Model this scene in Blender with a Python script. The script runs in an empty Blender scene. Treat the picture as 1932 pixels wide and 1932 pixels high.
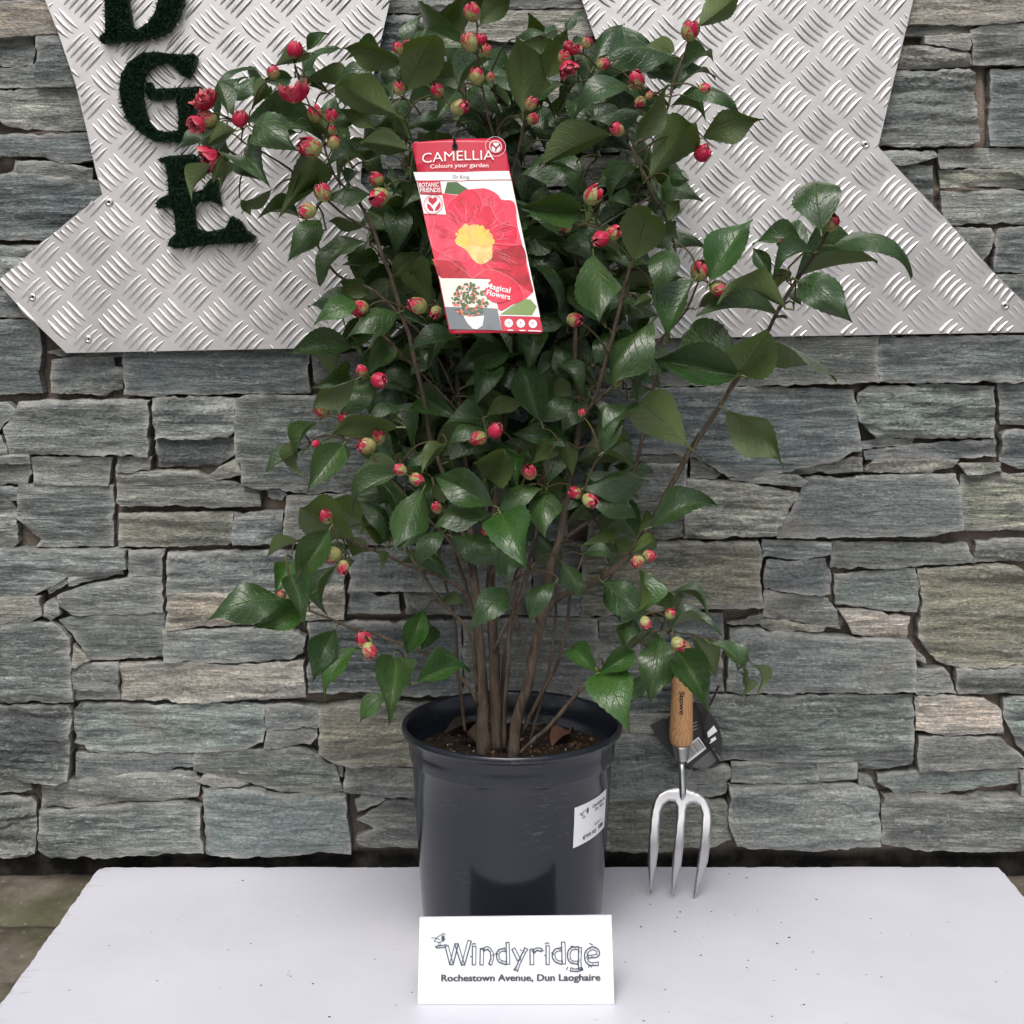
import bpy, bmesh, math, random
import numpy as np
from mathutils import Vector, Matrix, noise
from mathutils.geometry import delaunay_2d_cdt
random.seed(7)
R = math.radians
sc = bpy.context.scene
COL = sc.collection

# ------------------------------------------------------------------ camera, sky, sun, exposure
FPX = 2603.0                    # focal length in units of 1/1932 picture width
CAMY, CAMZ = -1.63, 0.67
cam = bpy.data.cameras.new('camera')
camo = bpy.data.objects.new('camera', cam); COL.objects.link(camo)
camo.location = (0, CAMY, CAMZ); camo.rotation_euler = (R(90), 0, 0)
cam.sensor_width = 36; cam.lens = 36*FPX/1932; cam.shift_y = -406/1932
cam.clip_start = 0.02; cam.clip_end = 100
sc.camera = camo

w = bpy.data.worlds.new('World'); sc.world = w; w.use_nodes = True
wn = w.node_tree.nodes; wl = w.node_tree.links
sky = wn.new('ShaderNodeTexSky'); sky.sky_type = 'NISHITA'; sky.sun_disc = False
SUN_EL, SUN_AZ = R(57), R(190)         # azimuth clockwise from +Y : the sun stands behind the camera, to its left
sky.sun_elevation = SUN_EL; sky.sun_rotation = SUN_AZ
sky.air_density = 1.0; sky.dust_density = 6.0; sky.ozone_density = 1.0
hs = wn.new('ShaderNodeHueSaturation'); hs.inputs['Saturation'].default_value = 0.58   # overcast: nearly colourless
wl.new(sky.outputs[0], hs.inputs['Color'])
bg = wn['Background']; wl.new(hs.outputs[0], bg.inputs['Color']); bg.inputs['Strength'].default_value = 0.14

sun = bpy.data.lights.new('sun', 'SUN'); sun.energy = 1.3; sun.angle = R(35); sun.color = (1, 0.985, 0.965)
suno = bpy.data.objects.new('sun', sun); COL.objects.link(suno)
sd = Vector((math.sin(SUN_AZ)*math.cos(SUN_EL), math.cos(SUN_AZ)*math.cos(SUN_EL), math.sin(SUN_EL)))
suno.rotation_euler = sd.to_track_quat('Z', 'Y').to_euler(); suno.location = sd*4

sc.view_settings.view_transform = 'Standard'; sc.view_settings.look = 'None'
sc.view_settings.gamma = 1; sc.view_settings.use_curve_mapping = False
sc.view_settings.exposure = 0.05
sc.cycles.max_bounces = 6; sc.cycles.diffuse_bounces = 3; sc.cycles.glossy_bounces = 3; sc.cycles.transmission_bounces = 2

# ------------------------------------------------------------------ helpers
def pix(px, py, D):
    """picture position (1932 px wide) at distance D -> world point"""
    return Vector(((px-966)/FPX*D, CAMY+D, CAMZ-(py-560)/FPX*D))
TILE = {'1':(0,0,1/3), '2':(364.4,0,1/3), '3':(819.8,0,1/3), '4':(1288,0,1/3), '5':(0,592.1,1/3), '6':(501,592.1,1/3),
        '7':(910.9,592.1,1/3), '8':(1288,592.1,1/3), 'b':(0,1138.6,1/3), 'r':(1288,1138.6,1/3),
        'P':(637.6,1229.7,.3635), 'F':(1184,1184,.2829), '0':(0,0,1)}
def tl(t, x, y):
    ox, oy, s = TILE[t]
    return ox+x*s, oy+y*s

def tag(o, label=None, cat=None, group=None, kind=None):
    if label: o['label'] = label
    if cat: o['category'] = cat
    if group: o['group'] = group
    if kind: o['kind'] = kind
    return o
def empty(name, loc, label=None, cat=None, **k):
    o = bpy.data.objects.new(name, None); COL.objects.link(o); o.location = loc; o.empty_display_size = .02
    return tag(o, label, cat, **k)
def mk(name, V, F, mat, parent=None, smooth=True, attr=None, uv=None, kind=None, sharp=None):
    V = np.asarray(V, float).reshape(-1, 3)
    c = (V.min(0)+V.max(0))/2
    me = bpy.data.meshes.new(name); me.from_pydata((V-c).tolist(), [], [list(map(int, f)) for f in F])
    if attr is not None:
        for an, av in attr.items():
            a = me.attributes.new(an, 'FLOAT', 'POINT'); a.data.foreach_set('value', np.asarray(av, np.float32))
    if smooth: me.shade_smooth() if hasattr(me, 'shade_smooth') else me.polygons.foreach_set('use_smooth', [True]*len(me.polygons))
    me.materials.append(mat)
    if uv is not None:
        l = me.uv_layers.new(name='UVMap'); idx = np.zeros(len(me.loops), np.int32); me.loops.foreach_get('vertex_index', idx)
        l.data.foreach_set('uv', np.asarray(uv, np.float32)[idx].ravel())
    me.update()
    o = bpy.data.objects.new(name, me); COL.objects.link(o)
    off = Vector((0,0,0))
    if parent is not None:
        o.parent = parent
        p = parent
        while p is not None: off += p.location; p = p.parent
    o.location = Vector(c)-off
    if kind: o['kind'] = kind
    return o
def lathe(profile, n=64, axis=None, center=Vector((0,0,0))):
    V, F = [], []
    for (r, z) in profile:
        for i in range(n):
            a = 2*math.pi*i/n; V.append((center.x+r*math.cos(a), center.y+r*math.sin(a), center.z+z))
    for j in range(len(profile)-1):
        for i in range(n):
            a, b = j*n+i, j*n+(i+1) % n
            F.append((a, b, b+n, a+n))
    return V, F
def tube(pts, rad, n=8, cap=True, wob=0):
    """pts list of Vector, rad list"""
    V, F = [], []
    up = Vector((0.3, 1, 0.2)).normalized()
    m = len(pts)
    for j in range(m):
        t = (pts[min(j+1, m-1)]-pts[max(j-1, 0)]).normalized()
        x = t.cross(up).normalized(); y = t.cross(x).normalized()
        for i in range(n):
            a = 2*math.pi*i/n
            r = rad[j]
            if wob: r *= 1+wob*noise.noise(Vector((i*1.7, j*.45, pts[0].x*91)))
            V.append(pts[j]+x*(r*math.cos(a))+y*(r*math.sin(a)))
    for j in range(m-1):
        for i in range(n):
            a, b = j*n+i, j*n+(i+1) % n; F.append((a, b, b+n, a+n))
    if cap:
        F.append(tuple(range(n-1, -1, -1))); F.append(tuple(range((m-1)*n, m*n)))
    return V, F
class Mesh:
    def __init__(s): s.V, s.F = [], []
    def add(s, V, F):
        k = len(s.V); s.V += [tuple(v) for v in V]; s.F += [tuple(i+k for i in f) for f in F]
    def build(s, name, mat, parent=None, **k): return mk(name, s.V, s.F, mat, parent, **k)
def catmull(P, n=6):
    P = [Vector(p) for p in P]; out = []
    Q = [P[0]*2-P[1]]+P+[P[-1]*2-P[-2]]
    for i in range(1, len(Q)-2):
        for k in range(n):
            t = k/n; a, b, c, d = Q[i-1], Q[i], Q[i+1], Q[i+2]
            out.append(.5*((2*b)+(c-a)*t+(2*a-5*b+4*c-d)*t*t+(3*b-a-3*c+d)*t**3))
    out.append(P[-1]); return out

# materials
def mat(name, col=(.5,.5,.5), rough=.6, metal=0, spec=.5):
    m = bpy.data.materials.new(name); m.use_nodes = True
    b = m.node_tree.nodes['Principled BSDF']
    b.inputs['Base Color'].default_value = (*col, 1); b.inputs['Roughness'].default_value = rough
    b.inputs['Metallic'].default_value = metal; b.inputs['Specular IOR Level'].default_value = spec
    return m
class NT:
    """small node helper"""
    def __init__(s, m):
        s.t = m.node_tree; s.n = s.t.nodes; s.l = s.t.links; s.b = s.n['Principled BSDF']
    def lk(s, a, b): s.l.new(a, b); return b
    def val(s, sock, v):
        if hasattr(v, 'is_output') or isinstance(v, bpy.types.NodeSocket): s.l.new(v, sock)
        else: sock.default_value = v
    def coord(s, k='Object'): return s.n.new('ShaderNodeTexCoord').outputs[k]
    def mapping(s, vec, scale=(1,1,1), loc=(0,0,0)):
        m = s.n.new('ShaderNodeMapping'); s.l.new(vec, m.inputs[0]); m.inputs['Scale'].default_value = scale
        s.val(m.inputs['Location'], loc); return m.outputs[0]
    def noise(s, vec, scale=5, detail=4, rough=.55, dist=0):
        m = s.n.new('ShaderNodeTexNoise'); s.l.new(vec, m.inputs['Vector']); m.inputs['Scale'].default_value = scale
        m.inputs['Detail'].default_value = detail; m.inputs['Roughness'].default_value = rough; m.inputs['Distortion'].default_value = dist
        return m.outputs[0]
    def voro(s, vec, scale=5, feature='F1', out=0):
        m = s.n.new('ShaderNodeTexVoronoi'); m.feature = feature; s.l.new(vec, m.inputs['Vector']); m.inputs['Scale'].default_value = scale
        return m.outputs[out]
    def ramp(s, f, a, b, ca=(0,0,0,1), cb=(1,1,1,1)):
        m = s.n.new('ShaderNodeValToRGB'); s.l.new(f, m.inputs[0]); e = m.color_ramp.elements
        e[0].position = a; e[0].color = ca; e[1].position = b; e[1].color = cb; return m.outputs[0]
    def math(s, op, a, b=0, c=None, clamp=False):
        m = s.n.new('ShaderNodeMath'); m.operation = op; m.use_clamp = clamp
        s.val(m.inputs[0], a); s.val(m.inputs[1], b)
        if c is not None: s.val(m.inputs[2], c)
        return m.outputs[0]
    def mix(s, f, a, b, blend='MIX'):
        m = s.n.new('ShaderNodeMix'); m.data_type = 'RGBA'; m.blend_type = blend
        s.val(m.inputs[0], f); s.val(m.inputs[6], a if not isinstance(a, tuple) else (*a[:3], 1)); s.val(m.inputs[7], b if not isinstance(b, tuple) else (*b[:3], 1))
        return m.outputs[2]
    def bump(s, h, strength=.3, dist=.01, prev=None):
        m = s.n.new('ShaderNodeBump'); s.l.new(h, m.inputs['Height']); m.inputs['Strength'].default_value = strength
        m.inputs['Distance'].default_value = dist
        if prev is not None: s.l.new(prev, m.inputs['Normal'])
        return m.outputs[0]
    def attr(s, name, out=2):
        m = s.n.new('ShaderNodeAttribute'); m.attribute_name = name; return m.outputs[out]
    def info(s, k): return s.n.new('ShaderNodeObjectInfo').outputs[k]
    def col(s, v): s.val(s.b.inputs['Base Color'], v)
    def rough(s, v): s.val(s.b.inputs['Roughness'], v)
    def nrm(s, v): s.l.new(v, s.b.inputs['Normal'])

# slate
M_slate = mat('slate', rough=.75, spec=.4); t = NT(M_slate)
rnd = t.math('MULTIPLY', t.info('Random'), 37.0)
cmb = t.n.new('ShaderNodeCombineXYZ')
for i in range(3): t.l.new(rnd, cmb.inputs[i])
oc = t.coord()
va = t.n.new('ShaderNodeVectorMath'); va.operation = 'ADD'; t.l.new(oc, va.inputs[0]); t.l.new(cmb.outputs[0], va.inputs[1]); oc = va.outputs[0]
streak = t.noise(t.mapping(oc, (9, 30, 90)), 1, 6, .66, 1.1)
streak2 = t.noise(t.mapping(oc, (26, 60, 230)), 1, 4, .62, .5)
blot = t.noise(oc, 14, 4, .6)
fine = t.noise(t.mapping(oc, (230, 230, 360)), 1, 4, .75, .6)
base = t.info('Color')
c = t.mix(t.ramp(streak, .40, .60), (.45,.47,.47), (1.62,1.60,1.55))
c2 = t.mix(t.ramp(streak2, .41, .61), (.55,.61,.61), (1.50,1.49,1.46))
sr = t.math('MULTIPLY_ADD', t.math('FRACT', t.math('MULTIPLY', t.info('Random'), 7.31)), .55, .45)
c = t.mix(sr, (1,1,1), t.mix(1.0, c, c2, 'MULTIPLY'))
c = t.mix(1.0, c, base, 'MULTIPLY')
c = t.mix(t.math('MULTIPLY', t.ramp(blot, .48, .72), .30), c, t.mix(1.0, base, (1.75,1.65,1.45), 'MULTIPLY'))
c = t.mix(1.0, c, t.mix(t.ramp(fine, .36, .64), (.62,.62,.62), (1.42,1.42,1.40)), 'MULTIPLY')
fleck = t.noise(t.mapping(oc, (70, 70, 190)), 1, 5, .72, 1.2)
fm = t.math('MULTIPLY', t.ramp(fleck, .57, .64), t.ramp(t.noise(oc, 9, 2), .42, .60))
c = t.mix(t.math('MULTIPLY', fm, .85), c, (.56,.56,.53))
scr = t.noise(t.mapping(oc, (75, 75, 310)), 1, 5, .72, 1.6)
c = t.mix(t.math('MULTIPLY', t.ramp(scr, .55, .68), .50), c, (.48,.49,.47))
c = t.mix(t.math('MULTIPLY', t.ramp(scr, .42, .34), .30), c, (.06,.066,.066))
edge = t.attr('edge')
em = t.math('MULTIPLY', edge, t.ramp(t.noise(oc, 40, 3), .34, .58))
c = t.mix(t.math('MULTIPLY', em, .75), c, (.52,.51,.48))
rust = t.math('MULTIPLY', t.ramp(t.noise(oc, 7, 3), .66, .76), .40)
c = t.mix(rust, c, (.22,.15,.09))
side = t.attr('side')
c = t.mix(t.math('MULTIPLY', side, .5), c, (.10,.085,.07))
t.col(c)
hgt = t.math('ADD', t.math('MULTIPLY', streak, .8), t.math('ADD', t.math('MULTIPLY', streak2, .7), t.math('MULTIPLY', fleck, .35)))
hgt = t.math('ADD', hgt, t.math('ADD', t.math('MULTIPLY', scr, .5), t.math('MULTIPLY', fine, .45)))
t.nrm(t.bump(hgt, .85, .006))
t.rough(t.ramp(streak, .2, .8, (.62,)*3+(1,), (.85,)*3+(1,)))

M_mortar = mat('mortar', rough=.95, spec=.2); t = NT(M_mortar); oc = t.coord()
c = t.mix(t.ramp(t.noise(oc, 22, 5, .65), .38, .66), (.13,.11,.093), (.33,.265,.21))
c = t.mix(t.ramp(t.noise(oc, 5, 3), .50, .70), c, (.085,.07,.055))
c = t.mix(t.math('MULTIPLY', t.attr('flush'), .8), c, t.mix(t.ramp(t.noise(oc, 60, 4), .3, .7), (.27,.205,.165), (.42,.345,.29)))
gr = t.noise(oc, 420, 3, .7)
c = t.mix(t.ramp(gr, .35, .75), t.mix(.35, c, (.05,.04,.035)), c)
c = t.mix(t.math('MULTIPLY', t.ramp(t.voro(oc, 260), .0, .5), .35), c, (.42,.35,.29))
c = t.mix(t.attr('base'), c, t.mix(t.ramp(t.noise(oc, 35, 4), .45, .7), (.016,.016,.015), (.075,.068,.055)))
t.col(c); t.nrm(t.bump(t.math('ADD', gr, t.noise(oc, 90, 4)), .8, .004))

# tread plate
M_plate = mat('aluminium_tread', (.70,.685,.675), .42, 1.0); t = NT(M_plate); oc = t.coord()
n1 = t.noise(oc, 9, 4, .6); n2 = t.noise(t.mapping(oc, (40, 40, 260)), 1, 3)
t.col(t.mix(t.ramp(n1, .3, .7), (.68,.665,.66), (.79,.775,.768)))
t.rough(t.math('ADD', t.math('MULTIPLY', n1, .18), t.math('ADD', t.math('MULTIPLY', n2, .16), .30)))
sk = t.ramp(t.noise(t.mapping(oc, (55, 55, 5)), 1, 5, .65, .4), .52, .72)
t.col(t.mix(t.math('MULTIPLY', sk, .22), t.mix(t.ramp(n1, .3, .7), (.68,.665,.66), (.80,.785,.778)), (.47,.455,.44)))
t.nrm(t.bump(t.math('ADD', t.noise(oc, 30, 4), t.math('MULTIPLY', t.noise(oc, 260, 4, .7), .25)), .10, .004))
M_rivet = mat('rivet_aluminium', (.72,.71,.70), .35, 1.0)
M_dark = mat('dark_hole', (.015,.015,.015), .8)

# turf
M_turf = mat('artificial_turf', (.012,.05,.02), .55, 0, .4); t = NT(M_turf)
t.col(t.mix(t.ramp(t.attr('rnd'), .0, 1.0), (.006,.026,.012), (.022,.075,.034)))
M_turfback = mat('turf_backing', (.010,.022,.012), .9)

# board
M_board = mat('white_painted_board', (.78,.78,.80), .42, 0, .45); t = NT(M_board); oc = t.coord()
n1 = t.noise(oc, 6, 4, .6); n2 = t.noise(t.mapping(oc, (30, 8, 8)), 1, 5, .65)
c = t.mix(t.ramp(n1, .35, .7), (.595,.607,.675), (.645,.655,.712))
scuff = t.noise(t.mapping(oc, (60, 260, 60)), 1, 5, .7, 1.5)
sm = t.math('MULTIPLY', t.ramp(scuff, .60, .72), t.ramp(t.noise(oc, 5, 2), .44, .62))
c = t.mix(t.math('MULTIPLY', sm, .38), c, (.42,.40,.38))
c = t.mix(t.math('MULTIPLY', t.ramp(t.noise(oc, 11, 5, .7, 2.0), .55, .75), .14), c, (.46,.44,.42))
sep = t.n.new('ShaderNodeSeparateXYZ'); t.l.new(oc, sep.inputs[0])
el = t.math('SUBTRACT', 1.0, t.math('DIVIDE', t.math('ADD', sep.outputs[0], .5285), .05), clamp=True)
wv = t.noise(t.mapping(oc, (14, 70, 20)), 1, 6, .75, 1.5)
wm = t.math('MULTIPLY', t.ramp(t.math('ADD', wv, t.math('MULTIPLY', el, .22)), .72, .82), t.ramp(el, .0, .5))
c = t.mix(t.math('MULTIPLY', wm, .5), c, (.42,.38,.33))
spk = t.voro(oc, 55)
sp = t.math('MULTIPLY', t.math('LESS_THAN', spk, .075), t.ramp(t.noise(oc, 16, 2), .52, .60))
c = t.mix(t.math('MULTIPLY', sp, .8), c, (.10,.09,.08))
t.col(c); t.rough(t.math('ADD', t.math('MULTIPLY', n1, .2), .32))
t.nrm(t.bump(t.math('ADD', n2, t.math('MULTIPLY', t.noise(oc, 180, 3), .5)), .12, .002))

M_slab = mat('mossy_paving', rough=.9, spec=.25); t = NT(M_slab); oc = t.coord()
c = t.mix(t.ramp(t.noise(oc, 18, 5, .65), .35, .7), (.075,.062,.045), (.22,.195,.16))
c = t.mix(t.math('MULTIPLY', t.ramp(t.noise(oc, 7, 4), .42, .62), .7), c, (.065,.068,.028))
c = t.mix(t.ramp(t.noise(oc, 130, 3), .68, .76), c, (.36,.33,.28))
t.col(c); t.nrm(t.bump(t.noise(oc, 60, 6, .7), .7, .006))

M_paving = mat('grey_paving', rough=.85, spec=.3); t = NT(M_paving); oc = t.coord()
t.col(t.mix(t.ramp(t.noise(oc, 14, 5, .65), .35, .7), (.24,.24,.235), (.36,.355,.345))); t.nrm(t.bump(t.noise(oc, 90, 5, .7), .5, .004))
# bark, leaves, buds
M_bark = mat('bark', rough=.85, spec=.25); t = NT(M_bark); oc = t.coord()
n = t.noise(t.mapping(oc, (150, 150, 26)), 1, 5, .68, .7)
c = t.mix(t.ramp(n, .32, .68), (.042,.031,.023), (.165,.126,.096))
c = t.mix(t.ramp(t.noise(oc, 24, 3), .52, .72), c, (.15,.12,.09))
t.col(c); t.nrm(t.bump(n, .8, .003))
M_twig = mat('young_twig', rough=.7, spec=.3); t = NT(M_twig)
t.col(t.mix(t.ramp(t.noise(t.coord(), 30, 3), .35, .65), (.055,.034,.020), (.085,.078,.030)))

def leaf_mat(name, top_a, top_b, under_a, under_b):
    m = mat(name, rough=.3); t = NT(m)
    uvn = t.n.new('ShaderNodeUVMap'); uvn.uv_map = 'UVMap'
    s = t.n.new('ShaderNodeSeparateXYZ'); t.l.new(uvn.outputs[0], s.inputs[0])
    u, v = s.outputs[0], s.outputs[1]
    au = t.math('ABSOLUTE', u)
    rib = t.math('SUBTRACT', 1.0, t.math('DIVIDE', au, .040), clamp=True)
    oc = t.coord(); rn = t.info('Random')
    ph = t.math('ADD', t.math('MULTIPLY', v, 8.5), t.math('MULTIPLY', au, -2.3))
    ph = t.math('ADD', ph, t.math('MULTIPLY', t.noise(uvn.outputs[0], 4, 3), 1.1))
    fr = t.math('ABSOLUTE', t.math('SUBTRACT', t.math('FRACT', ph), .5))
    vein = t.math('MULTIPLY', t.math('SUBTRACT', 1.0, t.math('DIVIDE', fr, .07), clamp=True), t.math('SUBTRACT', 1.0, t.math('MULTIPLY', au, .9), clamp=True))
    mv = t.n.new('ShaderNodeVectorMath'); mv.operation = 'ADD'; t.l.new(uvn.outputs[0], mv.inputs[0])
    cx = t.n.new('ShaderNodeCombineXYZ'); t.l.new(t.math('MULTIPLY', rn, 51), cx.inputs[0]); t.l.new(t.math('MULTIPLY', rn, 33), cx.inputs[1]); t.l.new(cx.outputs[0], mv.inputs[1])
    nz = t.noise(mv.outputs[0], 2.2, 5, .6)
    top = t.mix(t.ramp(nz, .3, .7), top_a, top_b)
    top = t.mix(t.math('MULTIPLY', t.ramp(rn, .1, .95), .55), top, t.mix(1.0, top, (1.9,1.55,1.15), 'MULTIPLY'))
    top = t.mix(t.math('MULTIPLY', t.ramp(t.noise(mv.outputs[0], 5, 5, .7), .56, .74), .34), top, (.13,.16,.10))  # dusty bloom
    top = t.mix(t.math('MULTIPLY', t.math('MAXIMUM', rib, t.math('MULTIPLY', vein, .32)), .65), top, (.14,.22,.05))
    und = t.mix(t.ramp(nz, .3, .7), under_a, under_b)
    und = t.mix(t.math('MULTIPLY', rn, .5), und, t.mix(1.0, und, (.72,.85,.8), 'MULTIPLY'))
    und = t.mix(t.math('MULTIPLY', t.math('MAXIMUM', rib, t.math('MULTIPLY', vein, .35)), .40), und, (.19,.22,.06))
    spotn = t.ramp(t.noise(mv.outputs[0], 9, 4, .7), .71, .75)
    top = t.mix(t.math('MULTIPLY', spotn, .25), top, (.10,.075,.03))
    bf = t.n.new('ShaderNodeNewGeometry').outputs['Backfacing']
    t.col(t.mix(bf, top, und))
    t.rough(t.math('ADD', t.math('MULTIPLY', bf, .20), t.math('ADD', .17, t.math('MULTIPLY', nz, .22))))
    h = t.math('SUBTRACT', t.math('MULTIPLY', t.noise(mv.outputs[0], 12, 3), .5), t.math('ADD', t.math('MULTIPLY', vein, .5), rib))
    t.nrm(t.bump(h, .6, .002))
    t.b.inputs['Specular IOR Level'].default_value = .75
    # light through the blade
    tr = t.n.new('ShaderNodeBsdfTranslucent'); tr.inputs['Color'].default_value = (.10,.17,.018,1)
    ms = t.n.new('ShaderNodeMixShader'); ms.inputs[0].default_value = .13
    out = t.n['Material Output']
    t.l.new(t.b.outputs[0], ms.inputs[1]); t.l.new(tr.outputs[0], ms.inputs[2]); t.l.new(ms.outputs[0], out.inputs[0])
    return m
M_leaf = leaf_mat('camellia_leaf', (.017,.046,.014), (.034,.082,.024), (.062,.100,.020), (.086,.126,.031))
M_leafy = leaf_mat('camellia_leaf_young', (.020,.070,.014), (.034,.100,.019), (.080,.130,.024), (.105,.155,.030))
M_dryleaf = mat('dry_leaf', (.10,.065,.03), .7)

M_sepal = mat('bud_scale', rough=.5, spec=.4); t = NT(M_sepal); v = t.attr('tipv')
c = t.mix(t.ramp(t.noise(t.coord(), 120, 3), .3, .7), (.22,.27,.075), (.42,.44,.17))
c = t.mix(t.math('MULTIPLY', t.ramp(v, .72, 1.0), t.ramp(t.noise(t.coord(), 60, 2), .42, .6)), c, (.48,.10,.15))
c = t.mix(t.math('MULTIPLY', t.ramp(v, .90, 1.0), .5), c, (.16,.09,.04)); t.col(c)
M_petal = mat('camellia_petal', rough=.45, spec=.35); t = NT(M_petal); v = t.attr('tipv')
c = t.mix(t.ramp(t.noise(t.coord(), 90, 3), .35, .7), (.36,.005,.034), (.60,.022,.085))
c = t.mix(t.math('MULTIPLY', t.ramp(v, .80, 1.0), .45), c, (.85,.36,.36)); t.col(c)
M_brownpetal = mat('withered_petal', (.20,.09,.03), .7)

# pot etc
M_pot = mat('black_plastic', (.012,.0148,.022), .16, 0, .5); t = NT(M_pot); oc = t.coord()
n1 = t.noise(t.mapping(oc, (14, 14, 30)), 1, 4, .6)
sc1 = t.ramp(t.noise(t.mapping(oc, (60, 60, 420)), 1, 4, .7, 1.5),   .58, .70)
scm = t.math('MULTIPLY', sc1, t.ramp(t.noise(oc, 14, 2), .52, .68))
c = t.mix(t.math('MULTIPLY', scm, .40), (.012,.0148,.022), (.30,.30,.30))
du = t.math('LESS_THAN', t.voro(oc, 70), .06)
c = t.mix(t.math('MULTIPLY', t.math('MULTIPLY', du, t.ramp(t.noise(oc, 25, 2), .55, .62)), .7), c, (.30,.28,.25))
t.col(c)
t.rough(t.math('ADD', .12, t.math('ADD', t.math('MULTIPLY', n1, .10), t.math('MULTIPLY', scm, .25))))
t.nrm(t.bump(t.noise(oc, 45, 2), .05, .004))
M_soil = mat('compost', rough=.95, spec=.2); t = NT(M_soil); oc = t.coord()
c = t.mix(t.ramp(t.noise(oc, 90, 5, .7), .35, .7), (.010,.007,.005), (.055,.034,.020))
c = t.mix(t.math('LESS_THAN', t.voro(oc, 130), .10), c, (.13,.075,.035)); t.col(c)
t.nrm(t.bump(t.noise(oc, 160, 5, .7), .9, .005))
M_chip = mat('bark_chip', rough=.9); t = NT(M_chip)
t.col(t.mix(t.attr('rnd'), (.020,.012,.008), (.14,.075,.035)))
M_grit = mat('white_grit', (.55,.52,.48), .8)
M_paper = mat('white_card', (.76,.765,.79), .45, 0, .4)
M_sticker = mat('white_sticker', (.80,.80,.82), .4, 0, .4)
M_ink = mat('grey_ink', (.060,.062,.075), .6)
M_inkblue = mat('slate_blue_ink', (.050,.085,.115), .6)
M_black = mat('black_ink', (.012,.012,.013), .6)
M_tagdark = mat('dark_card', (.020,.021,.024), .38)
M_cord = mat('black_cord', (.018,.013,.011), .8)

def flat(name, col, rough=.25): return mat(name, col, rough, 0, .45)

# steel and wood
M_steel = mat('brushed_steel', (.50,.50,.51), .30, 1.0); t = NT(M_steel); oc = t.coord()
n = t.noise(t.mapping(oc, (320, 320, 14)), 1, 3, .6)
t.rough(t.math('ADD', .22, t.math('MULTIPLY', n, .22))); t.nrm(t.bump(n, .12, .001))
M_wood = mat('ash_wood', rough=.5, spec=.35); t = NT(M_wood); oc = t.coord()
dn = t.noise(t.mapping(oc, (30, 30, 7)), 1, 3)
wv = t.n.new('ShaderNodeTexWave'); wv.wave_type = 'RINGS'; wv.rings_direction = 'Z'
t.l.new(t.mapping(oc, (1, 1, .14), (.006, .013, .02)), wv.inputs['Vector']); wv.inputs['Scale'].default_value = 150; wv.inputs['Distortion'].default_value = 5; wv.inputs['Detail'].default_value = 2; wv.inputs['Detail Scale'].default_value = 3
g2 = t.noise(t.mapping(oc, (500, 500, 20)), 1, 3)
c = t.mix(t.ramp(wv.outputs[0], .1, .9), (.56,.33,.165), (.45,.235,.10))
c = t.mix(t.math('MULTIPLY', t.ramp(g2, .5, .75), .5), c, (.30,.14,.055)); t.col(c)

# ------------------------------------------------------------------ texts made while the scene is still small
def text2d(s, off=0.0, shear=0.0):
    cu = bpy.data.curves.new('t', 'FONT'); cu.body = s; cu.offset = off; cu.shear = shear; cu.resolution_u = 3
    o = bpy.data.objects.new('t', cu); COL.objects.link(o)
    dg = bpy.context.evaluated_depsgraph_get(); dg.update()
    me = bpy.data.meshes.new_from_object(o.evaluated_get(dg))
    bm = bmesh.new(); bm.from_mesh(me); bmesh.ops.triangulate(bm, faces=bm.faces[:])
    V = np.array([v.co[:2] for v in bm.verts]); bm.verts.index_update()
    F = [tuple(v.index for v in f.verts) for f in bm.faces]
    bm.free(); bpy.data.meshes.remove(me); bpy.data.objects.remove(o); bpy.data.curves.remove(cu)
    return V, F
TXT = {k: text2d(k, o) for k, o in (('CAMELLIA', -.004), ('Colours your garden', .006), ('Dr.King', 0), ('BOTANIC', .015), ('FRIENDS', .015),
       ('Magical', .015), ('Flowers', .015), ('Rochestown Avenue, Dun Laoghaire', .012), ('Camellia jap', .02), ('Dr. King', .02), ('60-80 cm', .01), ('€99.95', .02), ('Stowe', .02))}
def fit_text(k, x0, y0, x1, y1, h, desc=True):
    """text k laid in a traced frame: baseline from (x0,y0) to (x1,y1), capital height h (y runs down)"""
    V, F = TXT[k]; mn, mx = V.min(0), V.max(0)
    cap = 0.70 if mx[1] > .6 else mx[1]
    u = (V[:,0]-mn[0])/(mx[0]-mn[0]); hh = V[:,1]/0.71
    d = np.array([x1-x0, y1-y0]); n = np.array([d[1], -d[0]])/np.hypot(*d)
    return np.array([x0, y0])+u[:,None]*d+hh[:,None]*h*n, F

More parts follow.
